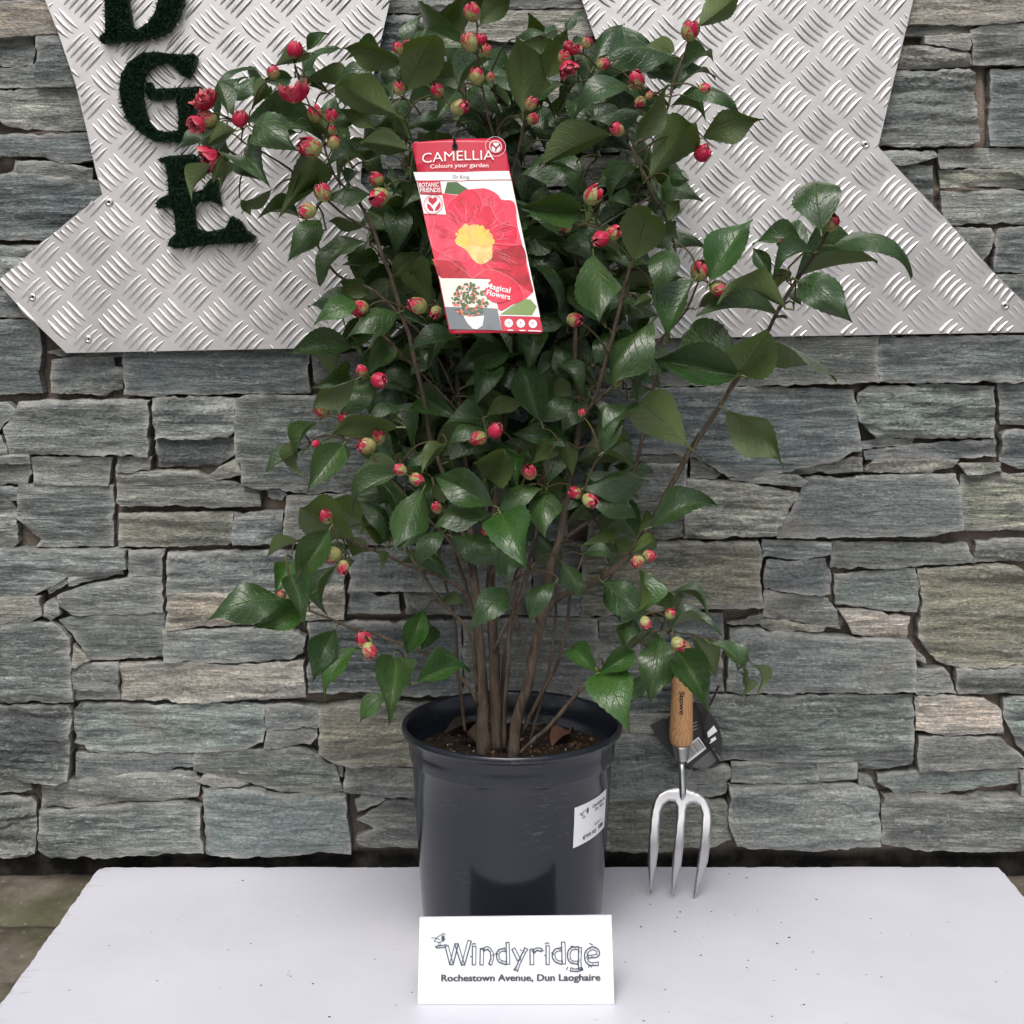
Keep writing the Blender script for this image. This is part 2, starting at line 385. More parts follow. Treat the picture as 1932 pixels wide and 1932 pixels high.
# ------------------------------------------------------------------ ground and wall
LEDGE = -0.018
ground = empty('ground', (0, -.6, LEDGE-.03)); ground['kind'] = 'structure'
gm = Mesh(); gm.add([(-4,-5,LEDGE-.03),(4,-5,LEDGE-.03),(4,.05,LEDGE-.03),(-4,.05,LEDGE-.03)], [(0,1,2,3)])
gb = gm.build('paving_bed', M_slab, ground, smooth=False)
def slab(x0, x1, y0, y1):
    nx, ny = max(3, int((x1-x0)/.02)), max(3, int((y1-y0)/.02)); V, F = [], []
    for j in range(ny+1):
        for i in range(nx+1):
            x, y = x0+(x1-x0)*i/nx, y0+(y1-y0)*j/ny
            e = min(x-x0, x1-x, y-y0, y1-y); z = LEDGE-.0035*math.exp(-e/.006)+.0014*noise.noise(Vector((x*17,y*17,3)))+.0012*noise.noise(Vector((x*50,y*50,9)))
            if e < 1e-6: x += .003*noise.noise(Vector((x*30,y*30,1))); y += .003*noise.noise(Vector((x*30,y*30,5)))
            V.append((x, y, z-.0015))
    for j in range(ny):
        for i in range(nx):
            a = j*(nx+1)+i; F.append((a, a+1, a+nx+2, a+nx+1))
    ring = [i for i in range(nx+1)]+[j*(nx+1)+nx for j in range(1, ny+1)]+[ny*(nx+1)+i for i in range(nx-1, -1, -1)]+[j*(nx+1) for j in range(ny-1, 0, -1)]
    k = len(V); V += [(V[r][0], V[r][1], LEDGE-.028) for r in ring]
    for q in range(len(ring)):
        q2 = (q+1) % len(ring); F.append((ring[q], k+q, k+q2, ring[q2]))
    mk('paving_slab', V, F, M_slab if y1 > -.2 else M_paving, ground)
random.seed(3)
ys = [(-.108, .045), (-.40, -.112), (-.85, -.405), (-1.35, -.855), (-1.9, -1.355), (-2.5, -1.905)]
for j, (a, b) in enumerate(ys):
    x = -1.5+.21*(j % 2)
    while x < 1.4:
        wd = random.uniform(.5, .72); slab(x, x+wd, a, b); x += wd+.006

wall = empty('stone_wall', (0, .05, LEDGE), 'rough grey slate wall with uneven stones and brown mortar joints', 'wall')

# stones: traced outlines, tile key, tone
TONE = {'k':(.068,.074,.074), 'd':(.100,.114,.115), 'm':(.150,.163,.160), 'g':(.136,.156,.149), 'l':(.215,.222,.208), 'b':(.300,.272,.235),
        'o':(.180,.182,.150), 'p':(.40,.335,.29), 's':(.116,.132,.137)}
ST = """
1 d -60,-60 400,-60 400,5 -60,8
1 b -60,18 280,20 400,60 400,190 200,205 0,215 -60,215
1 s -60,222 180,218 195,300 180,365 30,375 -60,340
1 s -60,378 30,388 215,372 220,490 -60,498
1 s 228,215 450,200 480,490 225,495
1 l -60,520 60,505 500,505 540,735 260,735 60,710 -60,640
1 s -60,765 200,765 540,755 560,900 380,925 250,880 -60,885
1 m 70,980 100,915 300,920 530,960 520,1015 420,1020
1 s -60,1010 80,985 520,1030 700,1030 700,1355 230,1355 -60,1350
1 l -60,1395 240,1390 700,1395 700,1600 400,1620 -60,1615
1 s -60,1630 400,1635 700,1620 700,1790 -60,1790
5 d -60,40 150,30 215,60 235,200 220,330 240,440 -60,450
5 k 270,215 350,205 700,210 700,235 380,240
5 d 305,265 420,245 640,250 650,300 705,310 690,420 600,458 440,440 300,440 295,340
5 d 715,190 1750,185 1757,440 1100,445 900,458 720,450
5 k 1770,220 2400,215 2400,450 1830,440 1780,380
5 m 125,500 300,490 860,485 850,795 75,785 45,640 115,560
5 m -60,505 60,505 105,545 80,590 40,610 10,650 -60,660
5 m -60,700 20,690 60,760 60,785 -60,790
5 m 885,480 1000,465 1335,480 1340,650 1300,690 900,700
5 d 895,710 1100,700 1330,705 1330,790 1260,830 1240,855 900,860
5 m 1350,480 1400,460 2090,465 2090,990 1780,1000 1450,970 1390,950 1375,880 1345,700
5 l -60,800 180,798 185,835 -60,840
5 m -60,850 170,848 185,900 160,955 -60,960
5 m 200,815 640,812 625,870 615,965 420,965 205,955
5 m 680,815 865,805 860,875 680,885
5 o 1200,915 1250,870 1350,820 1370,900 1250,930
5 l 675,900 940,885 1100,890 1230,935 1380,965 1470,1000 1480,1075 1200,1085 950,1070 700,1080 672,1060
5 m -60,980 110,978 108,1050 30,1055 -60,1040
5 s 120,965 640,975 640,1310 210,1315 240,1280 105,1150 115,1000
5 l -60,1065 65,1070 95,1140 100,1290 60,1320 -60,1320
5 o 690,1130 1320,1120 1330,1280 1290,1300 680,1312
5 m 1340,1120 1605,1115 1595,1290 1340,1290 1328,1250
5 m 1640,1025 2000,1008 2400,1010 2400,1290 1620,1280
5 m 1520,985 1560,975 1625,1015 1600,1045 1530,1030
5 m -60,1330 720,1335 722,1430 400,1475 250,1555 190,1590 -60,1595
5 d 735,1335 930,1335 915,1400 920,1470 735,1480
5 m 275,1530 380,1485 395,1510 290,1570
5 m 405,1490 700,1440 700,1465 410,1525
5 m 345,1590 480,1540 740,1490 920,1490 920,1680 430,1695 350,1640
5 l -60,1605 240,1598 250,1690 180,1735 -60,1735
5 m 265,1640 310,1610 340,1630 345,1690 300,1725 265,1700
5 m 965,1350 1600,1335 1948,1330 1948,1530 1400,1560 965,1570
5 b 965,1575 1400,1565 1948,1535 1948,1715 1800,1715 1400,1740 960,1770
b g 355,90 500,65 925,55 935,290 600,305 520,305 480,250 400,150
b m -60,105 300,100 360,130 405,190 410,400 420,540 -60,545
b o 420,345 430,230 490,280 515,310 440,350
b m 940,145 1270,135 1640,130 1730,180 1720,260 1650,300 1300,315 945,315
b m 415,368 480,330 670,335 672,490 415,475
b m 425,492 672,500 672,535 430,540
b b 690,340 1100,325 1250,345 1720,322 1730,510 1400,530 1100,545 690,540
b d -60,565 400,570 415,600 395,980 330,1000 200,990 -60,995
b g 430,600 460,570 900,580 1400,555 1500,570 1495,760 1380,810 1100,825 520,835 485,790 430,780
b m 1515,570 1600,555 1810,590 1805,680 1520,700
b m 1520,710 1795,695 1795,740 1760,780 1510,800
b o 1820,580 2000,555 2500,560 2500,895 2000,900 1910,880 1820,830
b m 440,850 700,840 1100,840 1100,910 960,935 620,980 470,990 435,970
b g 1110,845 1200,825 1700,810 1770,830 1900,920 1930,1050 1800,1060 1600,1050 1500,1020 1110,935
b m 240,1015 900,950 1110,945 1140,1000 1120,1080 700,1115 240,1150
b l 1120,990 1180,955 1410,1010 1250,1022
b m -60,1005 170,1005 180,1050 -60,1070
b m -60,1085 170,1100 195,1130 195,1400 150,1425 -60,1435
b m 240,1165 1050,1110 1140,1140 1140,1250 1160,1380 700,1400 300,1420 235,1380
b g 1160,1030 1400,1028 1600,1070 1960,1072 1985,1390 1700,1400 1350,1415 1180,1400
P m 40,590 120,580 400,600 600,600 600,750 200,735 40,710
P m 95,760 130,740 270,757 110,810
P m 100,870 280,770 420,775 600,770 600,1010 100,1010 100,960 200,920 160,890
P m 610,600 1000,580 1010,1010 610,1010
P m 1020,600 1390,590 1400,1010 1020,1010
P m -20,590 20,585 22,640 -20,645
6 l 470,1325 1000,1300 1500,1290 1500,1545 480,1555 500,1480
6 m 475,1572 750,1585 760,1680 470,1690
6 m 790,1570 1050,1560 1500,1560 1500,1700 800,1700
6 d 250,1745 1100,1735 1110,2150 250,2130
6 m 1120,1740 1600,1720 1880,1720 1880,2150 1125,2150
6 m 620,470 1250,465 1250,700 620,720
6 d 620,735 1000,725 1010,1000 620,995
6 d 1020,725 1300,715 1320,1000 1020,1000
6 d 700,1020 1250,1010 1250,1280 700,1285
6 d 1265,1010 1700,1015 1700,1275 1265,1280
6 d 1260,465 1850,465 1850,700 1265,705
6 d 1330,720 1850,715 1850,1000 1330,1000
8 d -330,135 1085,130 1085,380 300,398 -330,408
8 d 1095,130 2000,125 2000,375 1095,382
7 s 620,425 1400,412 2080,430 2105,600 2125,770 1980,820 1680,885 1380,915 1330,890 1270,840 1190,800 1080,775 620,785
7 l 620,795 1100,790 1150,825 1040,840 620,838
7 l 1180,820 1240,838 1330,905 1300,925 1180,920
8 g 985,450 1040,412 1500,398 1745,415 1745,690 1090,695 1040,650 985,600
8 s 1775,400 2000,395 2000,620 1800,620 1790,520
8 s 1800,680 1830,660 2000,660 2000,870 1900,870 1800,830
8 m 1005,735 1100,712 1300,708 1290,733 1010,760
8 s 1030,782 1310,740 1760,712 1765,800 1400,815 1035,815
8 l 550,890 830,822 1000,815 1010,885 700,895
8 l 1030,880 1080,830 1200,822 1545,828 1520,860 1380,890 1030,890
8 l 20,935 300,945 480,972 650,1015 600,1080 515,1240 10,1262
8 m 250,925 500,897 640,910 685,940 660,965 500,955
8 s 690,925 1530,905 1550,1000 1565,1210 1400,1245 530,1255 528,1210 650,1040
8 o 1580,915 2000,905 2000,1215 1600,1220 1570,1150
8 o 1560,850 1790,845 1800,895 1600,900
7 m 600,850 1140,845 1135,1030 900,1050 600,1060
7 m 600,1080 1130,1045 1135,1262 1000,1275 600,1290
7 o 560,1300 1540,1280 1560,1320 1545,1460 1565,1640 1200,1650 560,1700
8 m 455,1280 825,1295 830,1350 700,1385 455,1370
8 d 480,1400 800,1390 830,1450 830,1580 770,1590 640,1570 470,1555 460,1480
8 m 470,1570 640,1590 820,1612 870,1680 890,1780 800,1765 600,1735 460,1705
8 o 250,1750 440,1712 600,1747 800,1778 790,1792 600,1795 540,1790 450,1770
8 g 850,1295 1600,1300 1640,1400 1320,1415 1180,1435 840,1430
8 m 1660,1290 1850,1275 2000,1280 2000,1390 1660,1400
8 g 865,1480 1310,1442 1340,1530 1320,1680 1130,1668 870,1640
8 p 885,1675 1000,1672 1275,1720 1260,1830 1100,1820 960,1800 935,1740
8 o 1330,1445 1700,1422 1880,1430 1932,1470 2000,1470 2000,1960 1800,1990 1560,1990 1440,1960 1335,1830 1345,1700 1355,1560
r m 265,140 450,140 560,160 740,178 900,185 1270,205 1300,250 1300,480 800,490 400,490 250,480
r m -230,90 225,60 225,480 -100,480 -230,470
r l 1315,375 1470,365 1500,400 1535,498 1400,503 1320,500
r m 1312,258 1365,312 1370,330 1312,300
r m 1545,370 1800,355 2000,350 2000,500 1560,503 1550,480
r g 62,512 400,518 1285,512 1285,860 900,870 220,875 62,868
F d -300,440 278,420 435,430 435,550 -300,560
F l -300,570 160,565 440,562 440,690 -300,690
F g -300,700 100,702 440,700 450,860 370,1000 340,1070 50,1110 -300,1110
F l 400,962 620,905 670,920 680,990 640,1025 395,1025
F m 395,1040 650,1032 640,1080 560,1108 395,1100
F o -300,1122 50,1122 400,1112 640,1150 680,1400 560,1440 50,1480 -300,1450
r p 1310,530 1450,517 1700,535 1780,590 1800,715 1500,735 1315,700
r m 1330,748 1780,752 1900,850 1950,915 1335,935 1320,850
r g 1815,540 1870,527 2000,527 2000,880 1900,800 1820,640
r m 275,890 500,882 750,884 755,1005 450,1005 275,995
r m 762,888 970,884 968,970 762,995
r m 985,882 1295,872 1290,900 1170,930 985,930
r m 990,960 1050,975 1075,1020 995,1020
r g 1105,970 1430,948 1900,938 1900,1010 1500,1065 1200,1070 1110,1010
r m 260,1020 960,1012 1085,1050 1095,1340 1000,1355 700,1370 400,1355 300,1340 255,1200
r m 1120,1078 1500,1087 1900,1082 2000,1075 2000,1370 1600,1380 1300,1370 1115,1330
r m 1908,948 2000,935 2000,1065 1905,1065
4 b 1000,-60 2000,-60 2000,115 1700,145 1290,140 1000,130
4 m 1000,155 1640,155 1620,198 1380,203 1000,200
4 l 1360,217 1610,207 1600,285 1480,270 1360,250
4 l 1000,290 1300,272 1600,302 1620,370 1400,390 1000,395
4 m 1625,180 1700,155 2000,135 2000,370 1640,370
4 s 1000,410 1600,405 1630,430 1655,800 1600,825 1000,830
4 s 1740,400 2000,392 2000,830 1740,820
4 m 1000,865 1400,865 1420,890 1250,935 1000,930
4 s 1100,945 1405,942 1415,1150 1410,1270 1100,1265
4 l 1450,852 1700,843 2000,843 2000,938 1460,948
4 o 1460,967 2000,955 2000,1060 1465,1060
4 l 1465,1087 1700,1077 2000,1077 2000,1262 1480,1265
4 m 1300,1287 1740,1300 1760,1340 1720,1440 1650,1520 1300,1530
4 s 1780,1310 1850,1292 2000,1287 2000,1538 1760,1535 1765,1380
4 d 1300,1560 2000,1555 2000,1850 1300,1850
2 m 900,-60 1560,-60 1400,62 1150,70 900,60
2 s 900,82 1300,100 1480,130 1500,560 900,560
3 l 180,100 400,72 850,60 900,200 700,240 180,235
3 d 260,-60 900,-60 880,45 700,50 380,55
3 m 180,252 900,222 960,450 180,465
3 l 180,482 1000,478 1000,700 180,715
3 d 100,735 1050,722 1150,860 100,868
3 k 100,890 1150,880 1200,1050 100,1060
2 s 900,580 1480,580 1480,780 900,780
2 d 900,792 1480,792 1440,950 900,950
2 d 900,962 1440,962 1430,1150 900,1150
0 d 845,362 1120,362 1120,448 845,452
0 d 845,460 985,458 990,560 845,562
0 d 995,456 1150,456 1150,560 998,560
0 d 845,570 1100,568 1100,636 845,640
0 k 700,648 880,645 880,738 700,738
0 m 1006,1024 1093,1023 1093,1106 1006,1107
0 m 1006,1113 1093,1112 1093,1158 1006,1160
0 m 1133,1166 1206,1160 1206,1300 1133,1302
0 k 888,645 1170,643 1170,735 888,738
"""
STONES = []
for ln in ST.strip().splitlines():
    a = ln.split(); P = []
    for s in a[2:]:
        x, y = map(float, s.split(',')); P.append(tl(a[0], x, y))
    # at the picture's edge the traced outlines run a little further
    STONES.append(([(pix(x, y, 1.63).x, pix(x, y, 1.63).z) for x, y in P], a[1]))
random.seed(21)
def filler(x0, x1, z0, z1):
    z = z0
    while z < z1-.03:
        h = min(random.choice([.03, .05, .07, .085]), z1-z)
        x = x0
        while x < x1-.03:
            wd = min(random.uniform(.09, .26), x1-x)
            if x1-x-wd < .05: wd = x1-x
            j = lambda: random.uniform(-.004, .004)
            STONES.append(([(x+.003+j(), z+.003+j()), (x+wd-.003+j(), z+.003+j()), (x+wd-.003+j(), z+h-.003+j()), (x+.003+j(), z+h-.003+j())], random.choice('mmdsglo')))
            x += wd
        z += h
filler(-1.10, -.622, .012, 1.02); filler(.652, 1.12, .012, 1.02); filler(-1.10, 1.12, 1.04, 1.30)
def rough_outline(poly, rng):
    n = len(poly); A = 0
    for i in range(n): A += poly[i][0]*poly[(i+1) % n][1]-poly[(i+1) % n][0]*poly[i][1]
    if A < 0: poly = poly[::-1]
    P = []
    for i in range(n):
        a, b = Vector(poly[i]), Vector(poly[(i+1) % n]); L = (b-a).length
        if L < 1e-5: continue
        k = max(2, int(L/.0042)); d = (b-a)/L; nr = Vector((-d.y, d.x))
        for q in range(k):
            t = q/k; p = a+(b-a)*t
            am = .0015 if abs(d.x) > .6 else .0019
            wob = noise.noise(Vector((p.x*70, p.y*70, rng)))*am*1.1+noise.noise(Vector((p.x*260, p.y*260, rng+5)))*am*.9+max(0, noise.noise(Vector((p.x*55, p.y*55, rng+9)))-.25)*.007
            if q == 0:
                dp = (a-Vector(poly[i-1])).normalized(); npv = Vector((-dp.y, dp.x))
                P.append(p+(nr+npv)*(-.0015)/max(.55, 1+nr.dot(npv))+nr*wob*.5); continue
            P.append(p+nr*(wob-.0015))
    return P
def stone(poly, tone, idx):
    out = rough_outline(poly, idx*3.1)
    O = np.array([p[:] for p in out]); n = len(O)
    mn, mx = O.min(0), O.max(0)
    dx, dz = .0070, .0030
    rs = random.Random(idx)
    pts = [Vector(p) for p in out]
    A = O; B = np.roll(O, -1, 0); AB = B-A; L2 = (AB**2).sum(1)+1e-12
    def dist(p):
        t = np.clip(((p-A)*AB).sum(1)/L2, 0, 1); q = A+AB*t[:,None]; return math.sqrt((((p-q)**2).sum(1)).min())
    z = mn[1]+dz*.5; row = 0
    while z < mx[1]:
        x = mn[0]+(dx*.5 if row % 2 else 0)
        while x < mx[0]:
            pts.append(Vector((x+rs.uniform(-.3, .3)*dx, z+rs.uniform(-.25, .25)*dz))); x += dx
        z += dz; row += 1
    v2, e2, f2, _, _, _ = delaunay_2d_cdt(pts, [(i, (i+1) % n) for i in range(n)], [], 1, 1e-6)
    used = sorted({i for f in f2 for i in f}); mp = {o: k for k, o in enumerate(used)}
    proud = rs.uniform(-.001, .013) + (0.004 if (mx-mn).prod() > .01 else 0)
    tx, tz = rs.uniform(-.03, .03), rs.uniform(-.05, .05)
    rgh = rs.choice([.5, .9, 1.3, 1.9]); slope = rs.uniform(-.08, .08); cx, cz = (mn+mx)/2
    V, ed = [], []
    for i in used:
        p = np.array(v2[i][:]); d = dist(p)
        X, Z = p[0]+idx*.37, p[1]+slope*(p[0]-cx)
        lay = noise.noise(Vector((X*5, Z*75, idx)))*.0016+noise.noise(Vector((X*22, Z*200, idx+3)))*.0011+noise.noise(Vector((X*60, Z*110, idx+8)))*.0007
        q = noise.noise(Vector((X*7, Z*38, idx+20)))*2.6
        lay += (math.floor(q)+min(1, (q-math.floor(q))*3.0))*.0014
        h = proud+lay*rgh*1.5+tx*(p[0]-cx)+tz*(p[1]-cz)
        h -= .0007*math.exp(-d/.0009)*(1+.8*noise.noise(Vector((X*45, Z*45, 2))))+.0035*max(0, noise.noise(Vector((X*16, Z*22, 31)))-.12)*math.exp(-d/.006)*3
        V.append((p[0], -h, p[1])); ed.append(math.exp(-d/.004))
    F = [tuple(mp[i] for i in f) for f in f2]
    # rim loop (boundary edges) -> sides running back into the mortar
    cnt = {}
    for f in F:
        for a, b in zip(f, f[1:]+f[:1]): cnt[(a, b)] = 1
    bd = [(a, b) for (a, b) in cnt if (b, a) not in cnt]
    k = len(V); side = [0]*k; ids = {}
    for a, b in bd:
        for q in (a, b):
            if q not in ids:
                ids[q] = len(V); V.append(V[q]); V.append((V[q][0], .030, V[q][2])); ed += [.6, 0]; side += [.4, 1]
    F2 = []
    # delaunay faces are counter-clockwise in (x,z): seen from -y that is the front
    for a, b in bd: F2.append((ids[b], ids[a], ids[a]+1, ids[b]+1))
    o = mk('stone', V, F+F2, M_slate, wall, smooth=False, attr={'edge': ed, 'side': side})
    c = TONE[tone]; j = rs.uniform(.82, 1.22); wv_ = rs.uniform(-.05, .05)
    j *= 1.52; o.color = (c[0]*j*(1+wv_), c[1]*j, c[2]*j*(1-wv_), 1)
for i, (p, tn) in enumerate(STONES): stone(p, tn, i)

# mortar bed, with the places where it comes flush with the stones
FL = [('1',270,748,170,18),('1',40,900,60,40),('5',1560,1075,120,45),('5',1370,780,25,110),('5',1200,1325,260,14),('5',1150,1745,300,22),('5',945,1550,12,240),('8',990,430,40,30),
      ('8',640,1000,45,35),('8',1800,640,90,18),('8',1012,800,20,40),('b',1480,770,60,40),('b',1720,540,140,16),('b',1130,1110,35,28),('5',660,1150,14,170),('r',900,1000,90,18),
      ('8',905,1740,28,45),('4',1690,600,28,220),('r',1680,1045,200,20),('b',470,820,40,22),('r',1150,1375,110,18),('b',1500,640,10,90),('6',640,1710,200,16),('4',1600,1072,200,8),('5',800,470,250,8)]
FLW = []
for tt, x, y, sx, sy in FL:
    X, Y = tl(tt, x, y); p = pix(X, Y, 1.63); FLW.append((p.x, p.z, sx/3*1.63/FPX, sy/3*1.63/FPX))
x0, x1, z0, z1, st = -1.14, 1.16, LEDGE-.025, 1.34, .0075
nx, nz = int((x1-x0)/st), int((z1-z0)/st); V, F, fa, ba = [], [], [], []
for j in range(nz+1):
    for i in range(nx+1):
        x, z = x0+i*st, z0+j*st
        f = 0
        for (a, b, sx, sy) in FLW:
            q = ((x-a)/sx)**2+((z-b)/sy)**2
            if q < 4: f = max(f, math.exp(-q*.8))
        y = .0150+.008*noise.noise(Vector((x*14, 2, z*14)))+.003*noise.noise(Vector((x*60, 5, z*60)))
        y = y*(1-f)+(-.001+.002*noise.noise(Vector((x*80, 9, z*80))))*f
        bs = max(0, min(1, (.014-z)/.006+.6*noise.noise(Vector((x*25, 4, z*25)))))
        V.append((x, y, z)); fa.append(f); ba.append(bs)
for j in range(nz):
    for i in range(nx):
        a = j*(nx+1)+i; F.append((a, a+1, a+nx+2, a+nx+1))
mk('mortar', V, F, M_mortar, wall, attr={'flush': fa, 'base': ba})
mk('backing', [(x0,.05,z0),(x1,.05,z0),(x1,.05,z1),(x0,.05,z1),(x0,.19,z0),(x1,.19,z0),(x1,.19,z1),(x0,.19,z1)],
   [(0,1,2,3),(5,4,7,6),(3,2,6,7),(4,0,3,7),(1,5,6,2)], M_mortar, wall, smooth=False)

# ------------------------------------------------------------------ metal sheets
def inside(poly, x, z):
    c = False; n = len(poly)
    for i in range(n):
        a, b = poly[i], poly[i-1]
        if (a[1] > z) != (b[1] > z) and x < (b[0]-a[0])*(z-a[1])/(b[1]-a[1])+a[0]: c = not c
    return c
PD = 1.608
def sheet(poly_px, origin_px, rot, rivets, label):
    P = [pix(x, y, PD) for x, y in poly_px]
    poly = [(p.x, p.z) for p in P]; yf = CAMY+PD
    A = sum(poly[i][0]*poly[(i+1) % len(poly)][1]-poly[(i+1) % len(poly)][0]*poly[i][1] for i in range(len(poly)))
    if A < 0: poly = poly[::-1]
    root = empty('metal_sheet', (np.mean([p[0] for p in poly]), yf, min(p[1] for p in poly)), label, 'metal sheet', group='tread plate panels on the wall')
    n = len(poly); bmv = [(x, yf, z) for x, z in poly]+[(x, yf+.003, z) for x, z in poly]
    F = [tuple(range(n)), tuple(range(2*n-1, n-1, -1))]+[(( i+1) % n, i, n+i, n+(i+1) % n) for i in range(n)]
    mk('panel', bmv, F, M_plate, root, smooth=False)
    # five-bar tread: lens-shaped ridges
    m = Mesh(); px = 95*PD/FPX; pz = 92*PD/FPX; o = pix(*origin_px, PD)
    cr, sr = math.cos(rot), math.sin(rot)
    NS, NW = 10, 4
    for i in range(-16, 17):
        for j in range(-16, 17):
            for kind in (0, 1):
                gx, gz = (i+.5*kind)*px, (j+.5*kind)*pz
                for k in range(-2, 3):
                    ang = R(47) if kind == 0 else R(-47)
                    # stacked across their length
                    st_ = R(-42) if kind == 0 else R(42)
                    sx, sz = gx+math.cos(st_)*k*.0079, gz+math.sin(st_)*k*.0079
                    L = .0174
                    rows = []
                    for s in range(NS+1):
                        t = -1+2*s/NS
                        lx, lz = sx+math.cos(ang)*L*t, sz+math.sin(ang)*L*t
                        bow = .0012*(1-t*t)*(1 if kind == 0 else -1)
                        lx += -math.sin(ang)*bow; lz += math.cos(ang)*bow
                        wx, wz = o.x+lx*cr-lz*sr, o.z+lx*sr+lz*cr
                        if not inside(poly, wx, wz): 
                            if rows: break
                            continue
                        hw = .0027*(1-t*t)**.8+.00012; hh = .0021*(1-t*t)**.6
                        nxl, nzl = -math.sin(ang), math.cos(ang)
                        ax, az = nxl*cr-nzl*sr, nxl*sr+nzl*cr
                        rows.append([(wx+ax*hw*q, yf+.00008-hh*(1-abs(q)**1.8), wz+az*hw*q) for q in (-1, -.5, 0, .5, 1)])
                    if len(rows) > 2:
                        V = [v for r_ in rows for v in r_]; FF = []
                        for a in range(len(rows)-1):
                            for b in range(NW): q = a*5+b; FF.append((q, q+5, q+6, q+1))
                        m.add(V, FF)
    m.build('tread_pattern', M_plate, root, kind='stuff')
    for rx, ry in rivets:
        c = pix(rx, ry, PD)
        V, F = lathe([(.0001,.0016),(.0016,.0016),(.0019,.0024),(.0034,.0024),(.0046,.0012),(.0049,0)], 20)
        o_ = mk('rivet', [(c.x+v[0], yf-v[2], c.z+v[1]) for v in V], F, M_rivet, root)
        mk('rivet_hole', [(c.x+.0014*math.cos(a*.628), yf-.00175, c.z+.0014*math.sin(a*.628)) for a in range(10)], [tuple(range(10))], M_dark, o_, smooth=False)
    return root
LP = [(70,-60),(85,0),(110,63),(142,157),(163,243),(180,320),(193,367),(130,416),(0,526),(-4,533),(43,587),(125,666),(583,657),(735,653),(850,520),(680,345),(688,230),(705,140),(723,57),(736,0),(748,-60)]
sheet(LP, (163,190), R(1.6), [(206,382),(62,561),(167,640)], 'pale aluminium tread plate carrying the green turf letters')
RP = [(1080,-60),(1098,0),(1153,160),(1180,250),(1203,333),(1100,430),(1010,520),(1130,640),(1461,635),(1932,627),(1996,625),(1932,570),(1871,510),(1788,417),(1705,330),(1657,277),(1685,157),(1723,0),(1738,-60)]
sheet(RP, (1584.7,96), R(2.6), [(1633,273),(1896,577)], 'bare aluminium tread plate without letters')

# ------------------------------------------------------------------ turf letters
TD = 1.594
def turf_letter(pts, hole, letter):
    P = [tl('1', *p) for p in pts]; Q = [(pix(x, y, TD).x, pix(x, y, TD).z) for x, y in P]
    H = [(pix(*tl('1', *p), TD).x, pix(*tl('1', *p), TD).z) for p in hole] if hole else []
    yb, yf = CAMY+PD-.0005, CAMY+TD+.003
    root = empty('turf_letter', (np.mean([q[0] for q in Q]), yb, min(q[1] for q in Q)), 'letter %s cut from dark green artificial turf' % letter, 'letter', group='turf letters on the metal sheet')
    v = [Vector(q) for q in Q+H]; n, h = len(Q), len(H)
    E = [(i, (i+1) % n) for i in range(n)]+[(n+i, n+(i+1) % h) for i in range(h)]
    v2, e2, f2, _, _, _ = delaunay_2d_cdt(v, E, [], 1, 1e-6)
    f2 = [f for f in f2 if inside(Q, *(sum((v2[i] for i in f), Vector((0,0)))/3)) and not (H and inside(H, *(sum((v2[i] for i in f), Vector((0,0)))/3)))]
    V = [(p[0], yf, p[1]) for p in v2]; F = [tuple(f) for f in f2]; k = len(V)
    V += [(p[0], yb, p[1]) for p in v2]
    cnt = {(a, b) for f in F for a, b in zip(f, f[1:]+f[:1])}
    F += [(b, a, a+k, b+k) for a, b in cnt if (b, a) not in cnt]
    mk('backing', V, F, M_turfback, root, smooth=False)
    rs = random.Random(letter); xs = [q[0] for q in Q]; zs = [q[1] for q in Q]; V, F, rv = [], [], []
    area = (max(xs)-min(xs))*(max(zs)-min(zs)); N = int(area*1.15e6)
    for _ in range(N):
        x, z = rs.uniform(min(xs), max(xs)), rs.uniform(min(zs), max(zs))
        if not inside(Q, x, z) or (H and inside(H, x, z)): continue
        L = rs.uniform(.0045, .0085); a = rs.uniform(0, 6.283); ln = rs.uniform(.25, .85)
        d = Vector((math.cos(a)*ln, -1, math.sin(a)*ln-.15)).normalized()
        s = d.cross(Vector((rs.uniform(-1,1), rs.uniform(-.3,.3), rs.uniform(-1,1)))).normalized()*rs.uniform(.00035,.0006)
        b = Vector((x, yf+.001, z)); k = len(V); bend = Vector((rs.uniform(-1,1), 0, rs.uniform(-1.2,.6)))*.0016
        V += [b-s, b+s, b+d*L*.6+s*.8+bend*.3, b+d*L*.6-s*.8+bend*.3, b+d*L+bend]; r_ = rs.random(); rv += [r_*.3, r_*.3, r_*.8, r_*.8, r_]
        F += [(k, k+1, k+2, k+3), (k+3, k+2, k+4)]
    mk('turf', V, F, M_turf, root, smooth=False, attr={'rnd': rv}, kind='stuff')
turf_letter([(585,-250),(590,175),(555,205),(570,240),(740,228),(880,205),(960,165),(1010,80),(1035,0),(1030,-120),(960,-220),(850,-260)],
            [(715,-180),(720,0),(745,150),(770,165),(830,125),(870,70),(890,0),(880,-100),(820,-170)], 'D')
turf_letter([(1095,300),(1110,320),(1090,390),(1060,440),(1020,420),(990,375),(930,350),(870,360),(820,400),(800,460),(800,540),(815,620),(840,690),(880,730),(940,745),(1000,735),(1010,680),(1000,600),(990,550),(900,560),(840,560),(815,520),(815,470),(850,460),(870,500),(990,495),(1130,485),(1150,520),(1110,600),(1100,700),(1080,760),(1000,800),(860,795),(790,750),(720,680),(685,600),(670,500),(680,420),(720,350),(800,295),(880,290),(960,300),(1050,305)], None, 'G')
